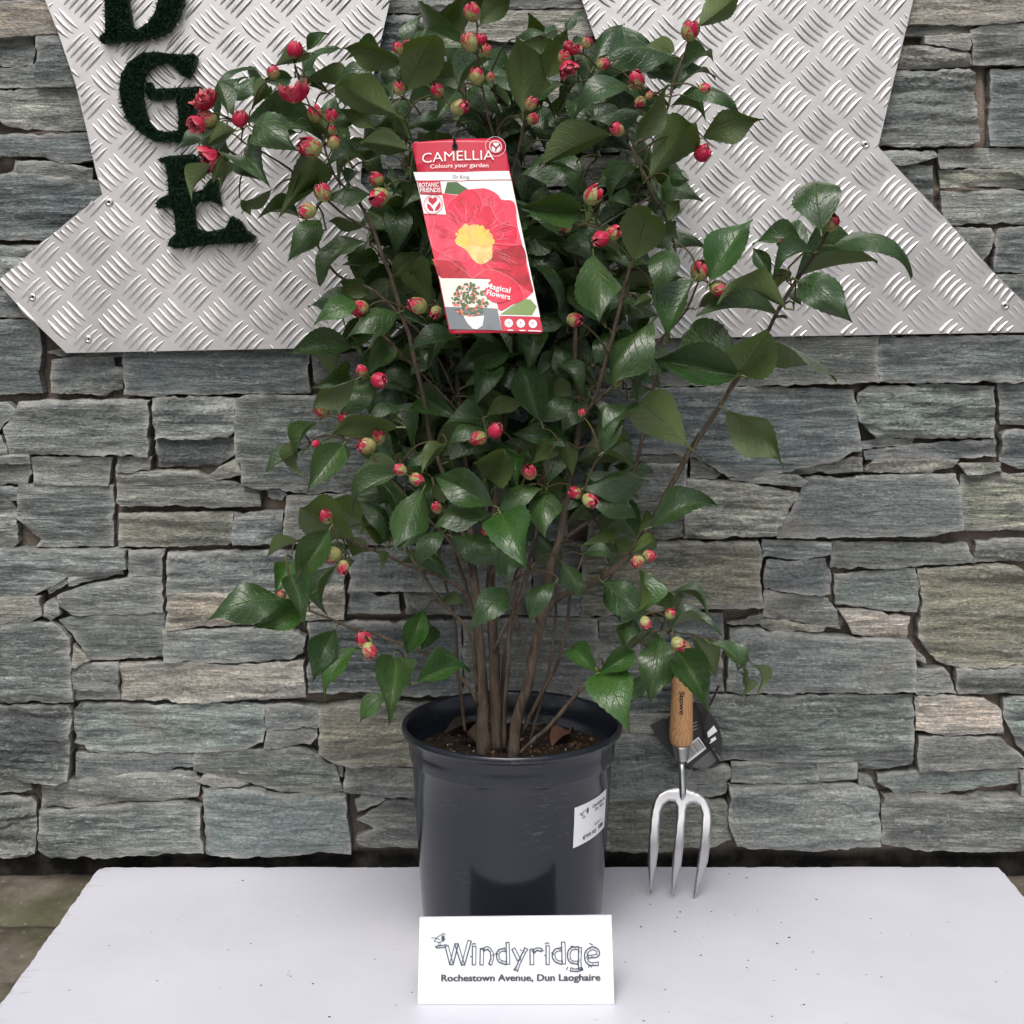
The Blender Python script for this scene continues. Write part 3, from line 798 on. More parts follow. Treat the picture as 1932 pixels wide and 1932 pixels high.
turf_letter([(890,900),(950,880),(1090,870),(1150,900),(1280,890),(1300,930),(1260,980),(1200,930),(1070,950),(1060,1000),(1070,1090),(1140,1075),(1190,1010),(1225,1010),(1235,1090),(1250,1165),(1190,1130),(1100,1145),(1090,1200),(1105,1290),(1180,1310),(1270,1290),(1310,1220),(1360,1250),(1390,1300),(1440,1335),(1420,1370),(1200,1380),(1000,1405),(945,1390),(960,1350),(990,1320),(985,1220),(965,1170),(890,1175),(875,1150),(900,1120),(950,1100),(945,1000),(930,930)], None, 'E')

# ------------------------------------------------------------------ board
bp = []
def edgepts(a, b, n, am, sd):
    for i in range(n):
        t = i/n; p = (a[0]+(b[0]-a[0])*t, a[1]+(b[1]-a[1])*t); d = Vector((b[0]-a[0], b[1]-a[1])).normalized()
        k = am*noise.noise(Vector((p[0]*40, p[1]*40, sd)))+am*.6*noise.noise(Vector((p[0]*130, p[1]*130, sd+4)))
        bp.append((p[0]-d.y*k, p[1]+d.x*k))
edgepts((-.485,-.62), (-.485,-.017), 90, .0014, 1); edgepts((-.485,-.017), (-.478,-.0095), 3, .0003, 2)
edgepts((-.478,-.0095), (.569,-.0085), 120, .0006, 3); edgepts((.569,-.0085), (.572,-.012), 2, .0002, 4); edgepts((.572,-.012), (.572,-.62), 80, .0010, 5); edgepts((.572,-.62), (-.485,-.62), 60, .0004, 6)
bm = bmesh.new(); vs = [bm.verts.new((x, y, 0)) for x, y in bp]; f = bm.faces.new(vs)
if f.normal.z < 0 or True:
    bm.normal_update()
    if f.normal.z < 0: f.normal_flip()
r_ = bmesh.ops.extrude_face_region(bm, geom=[f]); 
for v in [g for g in r_['geom'] if isinstance(g, bmesh.types.BMVert)]: v.co.z = 0
bm.normal_update()
top = [g for g in r_['geom'] if isinstance(g, bmesh.types.BMFace)][0]
for v in f.verts: v.co.z = -.0165
f.normal_flip()
bmesh.ops.bevel(bm, geom=list(top.edges), offset=.0012, segments=2, affect='EDGES')
bmesh.ops.recalc_face_normals(bm, faces=bm.faces[:])
me = bpy.data.meshes.new('display_board'); bm.to_mesh(me); bm.free(); me.materials.append(M_board)
board = bpy.data.objects.new('display_board', me); COL.objects.link(board)
cx, cy = .0435, -.315
for v in me.vertices: v.co.x -= cx; v.co.y -= cy
board.location = (cx, cy, 0)
tag(board, 'white painted board with worn edges lying on the ledge under the pot', 'board')

crb = Mesh(); rv = []; rs = random.Random(15)
for _ in range(48):
    x, y = rs.uniform(-.46, .55), rs.uniform(-.36, -.03); s_ = rs.uniform(.0004, .0012)
    if rs.random() < .5: x, y = rs.gauss(.16, .10), rs.gauss(-.14, .06)
    if y > -.02 or abs(x) < .1 and y < -.07: continue
    crb.add([(x+s_*1.4*a*math.cos(b), y+s_*a*math.sin(b), c_) for a, b, c_ in [(1,k*1.256,.0001) for k in range(5)]]+[(x, y, s_*.8)], [(k, (k+1) % 5, 5) for k in range(5)]); rv += [rs.random()**2]*6
o = crb.build('soil_specks', M_chip, None, smooth=False, attr={'rnd': rv}); tag(o, 'dark specks of soil scattered over the white board', 'soil', kind='stuff')

# ------------------------------------------------------------------ pot
PC = Vector((0, -.17, 0))
pot = empty('flower_pot', PC, 'glossy black plastic nursery pot with a white price sticker', 'plant pot')
prof = [(.0001,.004),(.080,.004),(.086,.0015),(.0912,.002),(.0926,.006),(.0948,.030),(.0985,.080),(.1032,.143),(.1052,.1835),(.1074,.1862),(.1082,.1885),(.1090,.200),(.1096,.2105),(.1106,.2118),(.1130,.2122),(.1160,.2140),(.1170,.2170),(.1162,.2197),(.1145,.2212),(.1122,.2205),(.1105,.2165),(.1072,.200),(.1062,.186),(.1030,.184),(.1010,.143),(.0965,.08),(.0930,.03),(.0890,.009),(.0001,.009)]
V, F = lathe(prof, 128, center=PC)
pb = mk('pot_body', V, F, M_pot, pot)
def soil_h(x, y): 
    r = math.hypot(x, y-PC.y)
    return .1865+.004*noise.noise(Vector((x*30, y*30, 1)))+.0035*noise.noise(Vector((x*90, y*90, 4)))+.006*math.exp(-((x+.005)**2+(y-PC.y)**2)/.0012)
V, F = [(0, PC.y, soil_h(0, PC.y))], []
NR, NA = 22, 72
for j in range(1, NR+1):
    for i in range(NA):
        a = 2*math.pi*i/NA; r = .1055*j/NR; x, y = r*math.cos(a), PC.y+r*math.sin(a); V.append((x, y, soil_h(x, y)))
for i in range(NA): F.append((0, 1+i, 1+(i+1) % NA))
for j in range(NR-1):
    for i in range(NA):
        a = 1+j*NA+i; b = 1+j*NA+(i+1) % NA; F.append((a, a+NA, b+NA, b))
mk('soil', V, F, M_soil, pot, kind='stuff')
ch = Mesh(); rv = []; rs = random.Random(5)
ICO = bmesh.new(); bmesh.ops.create_icosphere(ICO, subdivisions=1, radius=1); IV = [v.co.copy() for v in ICO.verts]; IF = [tuple(v.index for v in f_.verts) for f_ in ICO.faces]; ICO.free()
for _ in range(700):
    a, r = rs.uniform(0, 6.283), .1*math.sqrt(rs.random()); x, y = r*math.cos(a), PC.y+r*math.sin(a)
    s = rs.uniform(.0009, .0030); q = Matrix.Rotation(rs.uniform(0,6), 3, Vector((rs.uniform(-1,1), rs.uniform(-1,1), rs.uniform(-1,1))))
    sc3 = Vector((s*rs.uniform(.7,1.6), s, s*rs.uniform(.4,.9)))
    ch.add([Vector((x, y, soil_h(x, y)+s*.3))+q @ Vector((v.x*sc3.x, v.y*sc3.y, v.z*sc3.z))*(1+.25*noise.noise(v*3+Vector((x*99,0,0)))) for v in IV], IF); rv += [rs.random()**3.5]*len(IV)
ch.build('soil_crumbs', M_chip, pot, smooth=False, attr={'rnd': rv}, kind='stuff')
gr_ = Mesh()
for _ in range(26):
    a, r = rs.uniform(0, 6.283), .097*math.sqrt(rs.random()); x, y = r*math.cos(a), PC.y+r*math.sin(a); s = rs.uniform(.0008,.0016)
    gr_.add([Vector((x, y, soil_h(x, y)+.001))+v*s for v in IV], IF)
gr_.build('white_grit', M_grit, pot, smooth=False, kind='stuff')

# price sticker wrapped on the pot wall
def pot_r(z): 
    for (r0, z0), (r1, z1) in zip(prof[3:8], prof[4:9]):
        if z0 <= z <= z1: return r0+(r1-r0)*(z-z0)/(z1-z0)
    return .0918
def pot_hit(px, py):
    d = pix(px, py, 1.0)-camo.location; o = camo.location.copy(); D = 1.3
    for _ in range(40):
        p = o+d*D; rr = pot_r(p.z); a = d.x*d.x+d.y*d.y; b = 2*(o.x*d.x+(o.y-PC.y)*d.y); c = o.x**2+(o.y-PC.y)**2-rr*rr
        D = (-b-math.sqrt(max(0, b*b-4*a*c)))/(2*a)
    p = o+d*D; return math.atan2(p.y-PC.y, p.x), p.z
S7 = lambda x, y: (1065.7+x*.08487, 1457.4+y*.08487)
cs = [pot_hit(*S7(*c)) for c in ((195,790),(905,365),(190,1680),(870,1200))]
thl, thr = (cs[0][0]+cs[2][0])/2, (cs[1][0]+cs[3][0])/2
def stk(u, v, e=.0):
    th = thl+(thr-thl)*u; zt = cs[0][1]+(cs[1][1]-cs[0][1])*u; zb = cs[2][1]+(cs[3][1]-cs[2][1])*u
    z = zt+(zb-zt)*v; r = pot_r(z)+.0004+e
    return (PC.x+r*math.cos(th), PC.y+r*math.sin(th), z)
V, F = [], []
for j in range(9):
    for i in range(13): V.append(stk(i/12, j/8))
for j in range(8):
    for i in range(12): a = j*13+i; F.append((a, a+13, a+14, a+1))
F = [f_[::-1] for f_ in F] if False else F
st_o = mk('price_sticker', V, F, M_sticker, pot); st_o['label'] = 'white price sticker reading Camellia jap Dr. King'
ink = Mesh()
def stkquad(x0, y0, x1, y1): ink.add([stk(x0,y0,.0003), stk(x0,y1,.0003), stk(x1,y1,.0003), stk(x1,y0,.0003)], [(0,1,2,3)])
for k, u0, v0, u1, h in (('Camellia jap', .46, .21, .93, .075), ('Dr. King', .56, .33, .88, .075), ('60-80 cm', .56, .70, .85, .05), ('€99.95', .22, .90, .62, .10)):
    P, FF = fit_text(k, u0, v0, u1, v0, h); ink.add([stk(x, y, .0003) for x, y in P], [f_ for f_ in FF])
rs = random.Random(2); u = .70
while u < .90: wd = rs.choice([.008,.014,.02]); stkquad(u, .77, u+wd, .89); u += wd+rs.choice([.008,.014])
for a, b, c, d in ((.30,.14,.35,.27),(.12,.20,.22,.22),(.20,.17,.32,.185),(.16,.24,.20,.27),(.22,.28,.24,.34),(.18,.33,.28,.345)): stkquad(a, b, c, d)
ink.build('sticker_print', M_ink, st_o, smooth=False)

# ------------------------------------------------------------------ leaves, buds, branches
PROF = [(0,.03),(.04,.17),(.1,.40),(.2,.70),(.3,.90),(.4,.995),(.46,1.0),(.56,.92),(.66,.75),(.75,.54),(.83,.34),(.90,.18),(.95,.085),(1,.004)]
def lw(s):
    for (a, x), (b, y) in zip(PROF, PROF[1:]):
        if a <= s <= b: return x+(y-x)*(s-a)/(b-a)
    return 0
def leaf_mesh(seed, m):
    rs = random.Random(seed); NL, NWs = 26, (-1, -.72, -.4, -.12, 0, .12, .4, .72, 1)
    arch = rs.uniform(.03, .30); fold = rs.choice([-.45, -.25, .1, .35, .6, .8])+rs.uniform(-.1, .1); wave = rs.uniform(.015, .085); wf = rs.uniform(5, 10); ph = rs.uniform(0, 6); tw = rs.uniform(-1.0, 1.0); hook = rs.choice([0, .1, .2, .34]); sb = rs.uniform(-.09, .09)
    V, F, UV = [], [], []
    for i in range(NL+1):
        s = i/NL; hw = .5*lw(s)
        for q in NWs:
            x = q*hw
            if abs(q) == 1 and .1 < s < .93: x *= 1+(.035 if i % 2 else -.03)
            z = arch*4*s*(1-s)+fold*abs(q)**1.4*hw*1.0
            if abs(q) > .5: z += wave*math.sin(wf*s+ph+(2.2 if q < 0 else 0))*abs(q)*min(1, 3*s)
            z -= hook*max(0, (s-.66)/.34)**2
            a = tw*(s-.3); x, z2 = x*math.cos(a)+sb*math.sin(math.pi*s), z+x*math.sin(a)*.6
            V.append((x, s, z2)); UV.append((q, s))
    n = len(NWs)
    for i in range(NL):
        for q in range(n-1): a = i*n+q; F.append((a, a+1, a+n+1, a+n))
    # petiole
    k = len(V); r0 = .013
    for j, (y, z) in enumerate(((-.11, -.02), (-.05, -.006), (.03, 0.0))):
        for i in range(5):
            a = 2*math.pi*i/5; V.append((r0*1.8*math.cos(a), y, z+r0*math.sin(a)-.004)); UV.append((0, 0))
    for j in range(2):
        for i in range(5): a, b = k+j*5+i, k+j*5+(i+1) % 5; F.append((a, b, b+5, a+5))
    me = bpy.data.meshes.new('leaf'); me.from_pydata(V, [], F); me.shade_smooth(); me.materials.append(m)
    l = me.uv_layers.new(name='UVMap'); idx = np.zeros(len(me.loops), np.int32); me.loops.foreach_get('vertex_index', idx); l.data.foreach_set('uv', np.asarray(UV, np.float32)[idx].ravel())
    return me
LM = [leaf_mesh(100+i, M_leaf) for i in range(24)]; LMY = [leaf_mesh(300+i, M_leafy) for i in range(6)]

shrub = empty('camellia_shrub', (0, PC.y, .18), 'leafy camellia shrub with glossy leaves and red and green flower buds', 'shrub')
SL = shrub.location
DEPTH = {1:1.355, 2:1.405, 3:1.455, 4:1.505, 5:1.55}
LV = """
2 645,285 760,165 80 t 3
2 665,310 440,365 100 u 2
2 620,415 830,270 65 t 3
2 560,440 400,470 90 t 4
2 620,440 780,545 140 t 4
2 460,580 280,440 150 t 4
2 230,660 265,395 100 t 3
2 140,690 290,340 55 t 3
2 300,690 770,760 200 t 2
2 340,720 645,890 215 t 1
2 250,740 30,870 120 u 1
2 180,870 0,790 90 t 3
1 1210,930 1045,1105 95 u 1
2 290,960 140,1080 65 u 2
2 300,890 495,1095 200 t 2
2 740,920 475,1195 210 u 1
2 1150,650 805,470 230 u 1
2 1010,720 830,620 100 u 3
2 1205,515 1420,250 245 u 1
2 1185,355 855,255 145 u 2
2 1090,330 870,360 85 t 3
2 1160,440 1040,400 100 t 3
2 1570,270 1310,105 240 t 2
2 1625,140 1800,-15 140 u 2
2 1500,500 1690,310 65 t 2
2 1490,510 1380,695 130 t 2
2 1380,530 1200,610 80 t 2
2 1420,680 1230,720 110 t 4
2 1640,720 1480,680 70 t 4
2 1680,700 1820,665 75 t 4
2 1225,850 945,810 145 u 2
2 1225,790 1150,670 90 u 3
2 860,930 870,690 115 t 3
2 985,930 745,980 70 t 2
2 900,960 880,1060 75 t 2
2 1000,1100 700,1170 95 t 2
2 980,1270 760,1230 65 u 3
2 1065,1030 1180,1100 70 t 2
2 1275,1080 1185,1200 100 t 2
2 720,1245 560,1475 150 t 1
2 600,1230 380,1215 85 t 3
2 740,1310 610,1390 75 u 2
2 990,1190 1240,1310 150 t 3
2 980,1370 715,1610 115 t 2
2 1050,1470 870,1495 110 t 3
2 1130,1580 1300,1410 120 u 3
2 1270,1190 1330,1480 110 t 3
2 995,1660 830,1590 115 u 2
2 940,1720 690,1830 125 t 1 y
2 1340,1720 1240,1540 170 u 2
2 1160,1770 870,1930 140 t 2
2 1150,1660 1000,1660 70 t 4
2 440,1075 260,1180 65 u 2
2 270,1130 320,1222 55 u 2
2 1310,250 1270,150 75 t 3
3 500,640 470,215 225 u 1
3 645,440 745,170 150 u 2
3 600,590 580,400 95 u 3
3 480,215 650,210 65 t 3
3 740,170 840,30 55 t 3
3 620,210 700,135 85 t 3
3 800,330 830,165 110 t 3
3 900,380 1075,90 135 t 2
3 1350,320 940,300 125 t 2
3 1370,400 1200,300 95 t 2
3 1395,410 1600,300 95 t 2
3 1400,430 1190,440 140 t 3
3 1330,530 1605,430 95 t 2
3 1420,540 1730,630 110 t 2
3 1495,150 1720,-20 155 u 1 y
3 1340,600 1540,685 65 t 3
3 1515,780 1860,685 165 u 1
3 1215,1000 1430,735 235 u 1
3 1270,760 1370,700 75 u 3
3 1150,790 1300,480 145 u 1
3 1095,490 780,640 145 t 1
3 1165,640 860,670 130 t 3
3 1000,760 580,945 175 u 1
3 690,780 600,770 75 t 4
3 570,620 800,490 65 t 3
3 580,710 810,690 65 t 4
3 800,970 450,1035 115 t 2
3 800,945 835,1065 90 u 3 y
3 1140,930 880,1060 100 t 3
3 1150,950 970,1130 100 t 3
3 825,1190 460,1180 185 t 1
3 830,1250 490,1240 140 t 2
3 970,1150 1140,1200 65 t 2
3 930,1270 1080,1180 75 t 3
3 850,1270 825,1140 65 u 3 y
3 1130,1475 1200,1195 245 u 1
3 1320,1250 1380,1135 75 u 2
3 1300,1270 1405,1355 110 u 2
3 1280,1060 1460,1125 135 t 2
3 1330,1000 1430,1030 90 t 1
3 1230,1010 1270,1175 95 t 3
3 760,1340 890,1470 145 t 3
3 970,1380 1070,1460 85 u 3
3 900,1440 910,1795 245 t 1
3 1340,1405 1240,1690 170 t 1
3 1475,1580 1290,1925 160 t 1 y
3 1230,1690 1120,1740 65 u 2
3 1160,1700 1190,1790 60 u 2
3 1240,1640 1420,1570 65 u 3
3 1560,1590 1815,1210 225 t 1 y
4 780,1300 800,1000 265 t 1
4 850,1390 1310,1500 135 t 1
4 640,1570 1130,1475 95 t 2
4 700,1420 560,1260 185 t 3
4 745,1430 490,1560 125 t 1
4 700,1440 410,1380 115 t 1
4 500,1550 410,1400 95 t 2
4 650,1590 900,1825 215 t 1
4 590,1530 545,1660 95 u 2
4 620,1640 650,1735 95 t 3
4 545,1790 55,1785 155 t 2
4 585,1745 175,1730 115 u 1
4 90,1740 300,1640 65 u 2
7 1460,350 980,265 245 t 1
7 1455,335 1180,60 250 t 2
7 1450,330 1560,55 255 u 1
8 490,150 905,350 115 u 2
7 960,40 680,400 185 t 1
7 1030,170 815,425 95 t 2
7 1155,745 815,490 255 u 1
7 1375,545 1725,830 200 u 1
7 955,1205 1345,1110 185 t 1
7 880,1250 945,1130 90 u 2 y
7 850,1350 990,1240 95 u 2 y
7 680,1520 905,1685 185 t 2
7 880,1440 870,1715 85 t 1 y
7 920,1540 1010,1645 75 t 2
7 700,1560 770,1725 105 t 3
7 1060,1755 1060,1565 135 u 2
7 1060,1580 1265,1720 60 t 2
7 1010,1640 1010,1560 65 u 2
7 1040,1800 1340,1805 75 t 2
7 900,1850 740,1750 125 u 2
7 850,1700 800,1825 105 t 2
7 940,1880 960,1770 115 u 3
F 220,60 125,455 235 t 1
F 330,150 510,485 225 t 1
F 450,70 600,355 150 u 2
F 545,100 780,370 110 t 2
F 740,300 755,485 50 u 2
F 640,110 835,255 115 u 2
F 830,250 890,455 85 u 2
P 1350,115 1212,15 115 t 1 y
P 1345,100 1485,312 225 t 1 y
P 1360,105 1555,15 115 t 1 y
P 1590,120 1480,225 95 t 3
P 410,160 695,88 145 t 1 y
P 290,30 290,275 195 t 1
P 250,215 110,362 95 t 1 y
b 1900,150 1790,415 155 t 2
b 2030,250 1838,515 115 t 1 y
6 800,1925 892,1690 135 t 2 y
6 880,1905 975,1800 100 t 4
6 900,1690 860,1835 85 t 3
5 1605,1620 1198,1685 205 t 1
5 1725,1650 1463,1745 155 t 1 y
5 1640,1480 1755,1685 155 t 1
5 1862,1225 1680,1505 175 t 1
5 1640,1400 1590,1545 125 t 2 y
5 1700,1290 1493,1395 60 u 3
5 1890,1430 1800,1585 75 t 2
5 1900,1430 1830,1685 95 t 2
6 500,1275 245,1045 235 u 2
6 290,620 170,795 85 t 2
6 210,770 8,890 85 t 2
6 200,700 172,922 60 u 2
6 370,700 200,760 50 t 2
6 440,740 265,975 175 t 1
6 450,740 400,905 95 t 3
6 750,640 362,665 135 u 1
6 760,545 560,605 60 t 1
6 510,370 248,540 115 u 1
6 440,570 582,390 135 t 2
6 440,575 350,480 90 t 3
6 475,350 315,395 150 t 3
6 580,345 692,168 135 t 2
6 580,200 690,105 85 u 3
6 1085,130 815,195 115 t 2
6 820,200 885,262 65 u 3
6 1270,255 1372,200 75 u 4
6 1560,612 1440,275 195 t 2
6 1250,580 1485,505 85 u 1
6 1260,650 1000,640 95 t 2
6 1250,655 1018,748 85 t 2
6 965,740 788,862 85 t 2
6 1012,740 883,912 105 u 1
6 740,850 478,935 145 u 2
6 742,910 462,1065 135 t 1
6 890,1000 748,1275 205 t 1
6 1292,1085 950,930 195 t 1
6 1250,930 1385,715 205 u 1
6 1430,800 1420,962 115 t 2 y
6 1622,760 1515,865 135 u 2 y
6 1700,750 1742,925 95 u 2
6 1740,760 1600,700 115 t 2
6 1600,955 1705,765 155 t 2
6 1622,670 1398,672 115 t 2
6 1560,612 1755,488 115 t 2
6 1732,462 1628,368 105 u 3
6 1320,1120 1615,1000 115 t 1
6 1590,1000 1578,1230 175 t 1
6 1282,1135 912,1212 140 t 1
6 1330,1130 1472,1368 255 t 1 y
6 1012,1230 858,1425 115 t 2
6 900,1190 758,1315 115 t 3
6 1012,1072 968,948 75 u 3
6 1002,1502 738,1400 125 u 3
6 1372,1560 1152,1750 165 t 1
6 1370,1290 1364,1475 155 t 2
6 1642,1520 1498,1745 115 t 1
6 1680,1410 1795,1595 115 t 2
6 560,1200 745,1295 135 u 3
6 450,1280 570,1370 105 u 3
6 640,1340 656,1455 55 u 2
6 370,1300 462,1335 65 t 2
6 472,1390 408,1505 95 u 3
6 990,1620 1135,1652 65 u 3
7 560,990 945,930 125 t 2
7 580,1020 865,1155 135 t 2
7 680,1230 832,1150 85 t 3
7 560,1310 735,1260 125 u 3
7 872,1320 718,1270 105 u 3
7 570,1360 755,1400 75 t 2
7 680,785 835,555 115 t 1
7 690,775 1035,600 90 t 1
7 690,790 862,872 50 t 2
7 830,480 955,420 60 u 2
"""
rl = random.Random(77)
attach = []
nleaf = [0]; inner = []
def add_leaf(b, tp, wpx, side, D, young):
    P0 = pix(b[0], b[1], D); s = D/FPX
    dx, dz = (tp[0]-b[0])*s, -(tp[1]-b[1])*s
    ln = math.hypot(dx, dz); wa = wpx*s*1.04; a = .52
    if wa >= a*ln: L = min(wa/a, 1.55*ln, .12); W = wa*1.03; roll = rl.uniform(-.15, .2)
    else: L = ln; W = min(a*ln*1.05, wa*2.3); roll = min(R(70), math.acos(min(1, wa/W)))
    L = max(L, ln/math.cos(R(rl.uniform(4, 22))))
    pitch = math.acos(min(1, ln/L)); d2 = Vector((dx/ln, 0, dz/ln))
    sg = (1 if d2.z < .15 else -1)*(1 if side == 't' else -1)
    if side == 'u' and abs(d2.z) < .15: sg = 1
    d3 = (d2*math.cos(pitch)+Vector((0,-1,0))*(math.sin(pitch)*sg)).normalized()
    toc = (camo.location-P0).normalized(); n0 = (toc-d3*toc.dot(d3)).normalized()
    n = n0 if side == 't' else -n0
    best = None
    for sgn in (1, -1):
        q = Matrix.Rotation(roll*sgn, 3, d3) @ n
        if best is None or q.z > best.z: best = q
    n = best; x = d3.cross(n).normalized()
    me = rl.choice(LMY if young else LM)
    M = Matrix((x*W, d3*L, n*L)).transposed().to_4x4(); M.translation = P0-SL
    attach.append(P0-d3*L*.11-n*L*.02)
    nleaf[0] += 1
    if nleaf[0] > 298:
        inner.append((me, M)); return
    o = bpy.data.objects.new('leaf', me); COL.objects.link(o); o.parent = shrub
    o.matrix_basis = M
for lnn in LV.strip().splitlines():
    a = lnn.split(); bx, by = map(float, a[1].split(',')); tx, ty = map(float, a[2].split(',')); sc_ = TILE[a[0]][2]
    D = DEPTH[int(a[5])]+rl.uniform(-.022, .022)
    add_leaf(tl(a[0], bx, by), tl(a[0], tx, ty), float(a[3])*sc_, a[4], D, len(a) > 6)
for b_, t_, w_, sd_, D_ in (((395,250),(345,285),26,'t',1.37),((425,262),(380,330),34,'t',1.40),((430,215),(405,150),30,'t',1.36),((420,300),(395,345),30,'u',1.33),((440,190),(490,140),34,'t',1.41),((450,300),(500,345),40,'t',1.40),
    ((480,200),(520,160),34,'u',1.37),((560,250),(500,240),40,'t',1.42),((600,330),(550,380),40,'t',1.40),((640,260),(590,225),36,'u',1.38)): add_leaf(b_, t_, w_, sd_, D_, False)
# leaves deeper inside the crown
FILL = [(900,480,150,170,40),(1060,700,120,130,26),(860,680,120,120,30),(960,420,160,90,18),(900,960,190,60,16),(1150,470,70,110,14),(760,500,70,110,14),(880,180,150,80,16),(1100,200,100,80,12),(760,420,90,90,14),(700,620,50,60,6),(740,780,70,80,10),(820,830,120,70,16),(1190,560,60,90,12),(1120,300,110,90,12),(640,220,80,60,6),(1150,1000,70,60,8),(800,1000,120,60,10),(1040,430,90,70,12),(1150,120,120,50,8),(820,90,90,50,6),(850,560,120,190,46),(1040,560,110,200,36),(930,760,180,150,42),(900,900,200,90,22),(760,600,80,120,14),(1130,640,80,150,16),(1080,900,90,110,14),(730,330,80,80,8),(1000,170,180,90,14),(1190,380,60,110,10)]
for (cx_, cy_, rx_, ry_, n_) in FILL:
    for _ in range(n_):
        a, r = rl.uniform(0, 6.283), math.sqrt(rl.random()); x, y = cx_+rx_*r*math.cos(a), cy_+ry_*r*math.sin(a)
        aa = rl.uniform(0, 6.283); L = rl.uniform(75, 120)
        add_leaf((x, y), (x+L*math.cos(aa), y+L*math.sin(aa)*.9), rl.uniform(25, 62), rl.choice('tttu'), rl.uniform(1.46, 1.575), False)

me = bpy.data.meshes.new('inner_leaves'); V, F, UVs, k = [], [], [], 0
for lm, M in inner:
    n_ = len(lm.vertices); co = np.zeros(n_*3, np.float32); lm.vertices.foreach_get('co', co); A = np.array(M)
    V.append(co.reshape(-1,3) @ A[:3,:3].T+A[:3,3]); F += [tuple(i+k for i in p.vertices) for p in lm.polygons]; k += n_
    u_ = np.zeros(len(lm.loops)*2, np.float32); lm.uv_layers[0].data.foreach_get('uv', u_); UVs.append(u_)
me.from_pydata(np.vstack(V).tolist(), [], F); me.shade_smooth(); me.materials.append(M_leaf)
me.uv_layers.new(name='UVMap').data.foreach_set('uv', np.concatenate(UVs))
io = bpy.data.objects.new('inner_leaves', me); COL.objects.link(io); io.parent = shrub; io['kind'] = 'stuff'

# buds
def patch(V, F, tv, th, half, p0, p1, rad, squash, lean, nu=7, nv=7, ruffle=0, sd=0, broad=False):
    """petal-like patch of an egg: polar angle from p0 (base) to p1 (tip)"""
    k = len(V)
    for j in range(nv):
        v = j/(nv-1)
        wv_ = math.sin(math.pi*min(1, .30+.62*v)) if v < .9 else math.sin(math.pi*(.30+.62*.9))*(1-(v-.9)*4.5)
        if broad: wv_ = min(1, .30+1.3*v)*(1 if v < .8 else math.sqrt(max(.15, 1-((v-.8)/.2)**2)))
        for i in range(nu):
            u = -1+2*i/(nu-1); ph = p0+(p1-p0)*(v-.10*v*u*u)
            a = th+u*half*wv_; r = rad*(1+lean*v*v+.05*math.exp(-((1-abs(u))*4)**2))
            if ruffle: r *= 1+ruffle*noise.noise(Vector((u*2.1, v*2.4, sd)))*v
            V.append((r*math.sin(ph)*math.cos(a), r*math.sin(ph)*math.sin(a), -r*squash*math.cos(ph)+r*squash)); tv.append(max(v, abs(u)*.9 if v > .3 else 0))
    for j in range(nv-1):
        for i in range(nu-1): a = k+j*nu+i; F.append((a, a+1, a+nu+1, a+nu))
def mesh_of(name, V, F, tv, m):
    me = bpy.data.meshes.new(name); me.from_pydata(V, [], F); a = me.attributes.new('tipv', 'FLOAT', 'POINT'); a.data.foreach_set('value', np.asarray(tv, np.float32)); me.shade_smooth(); me.materials.append(m); return me
def bud(kind, sd):
    rs = random.Random(sd); V, F, tv = [], [], []
    cov = {'p':R(136), 'g':R(158), 'r':R(98), 'R':R(70), 'B':R(110)}[kind]; sq = {'p':1.22, 'g':1.25, 'r':1.1, 'R':.8, 'B':1.15}[kind]
    for layer, (n, c0, rr) in enumerate(((3, .55, 1.06), (3, .8, 1.03), (4, 1.0, 1.0))):
        for i in range(n): patch(V, F, tv, 2*math.pi*(i+layer*.37)/n+rs.uniform(-.2,.2), R(70), .05, cov*c0*rs.uniform(.92,1.06), rr, sq, 0)
    sep = mesh_of('flower_bud', V, F, tv, M_sepal)
    V, F, tv = [], [], []
    if kind in 'pgrB':
        for layer, (n, rr, le) in enumerate(((4, .985, 0), (3, .955, 0), (3, .91, 0))):
            for i in range(n): patch(V, F, tv, 2*math.pi*(i+layer*.31)/n+rs.uniform(-.3,.3), R(66), .3, R(174)*rs.uniform(.93,1.0), rr*rs.uniform(.95,1.06)*(1.08 if kind == 'r' else 1), sq*(1.0 if kind != 'r' else .98), .0, ruffle=.24 if kind == 'r' else .08, sd=sd+i+layer*9)
    else:
        for layer, (n, rr, p1, le) in enumerate(((4, 1.12, R(112), .42), (4, 1.05, R(126), .25), (4, .95, R(140), .12), (3, .8, R(158), .0), (3, .62, R(168), 0))):
            for i in range(n): patch(V, F, tv, 2*math.pi*(i+layer*.41)/n+rs.uniform(-.3,.3), R(62), .3, p1*rs.uniform(.85,1.08), rr*rs.uniform(.9,1.1), sq*1.05, le, 11, 9, ruffle=.42, sd=sd*3+i+layer*7, broad=True)
    pet = mesh_of('petals', V, F, tv, M_petal if kind != 'B' else M_brownpetal)
    return sep, pet
BM = {k: [bud(k, i*10+ord(k)) for i in range(6)] for k in 'pgrRB'}
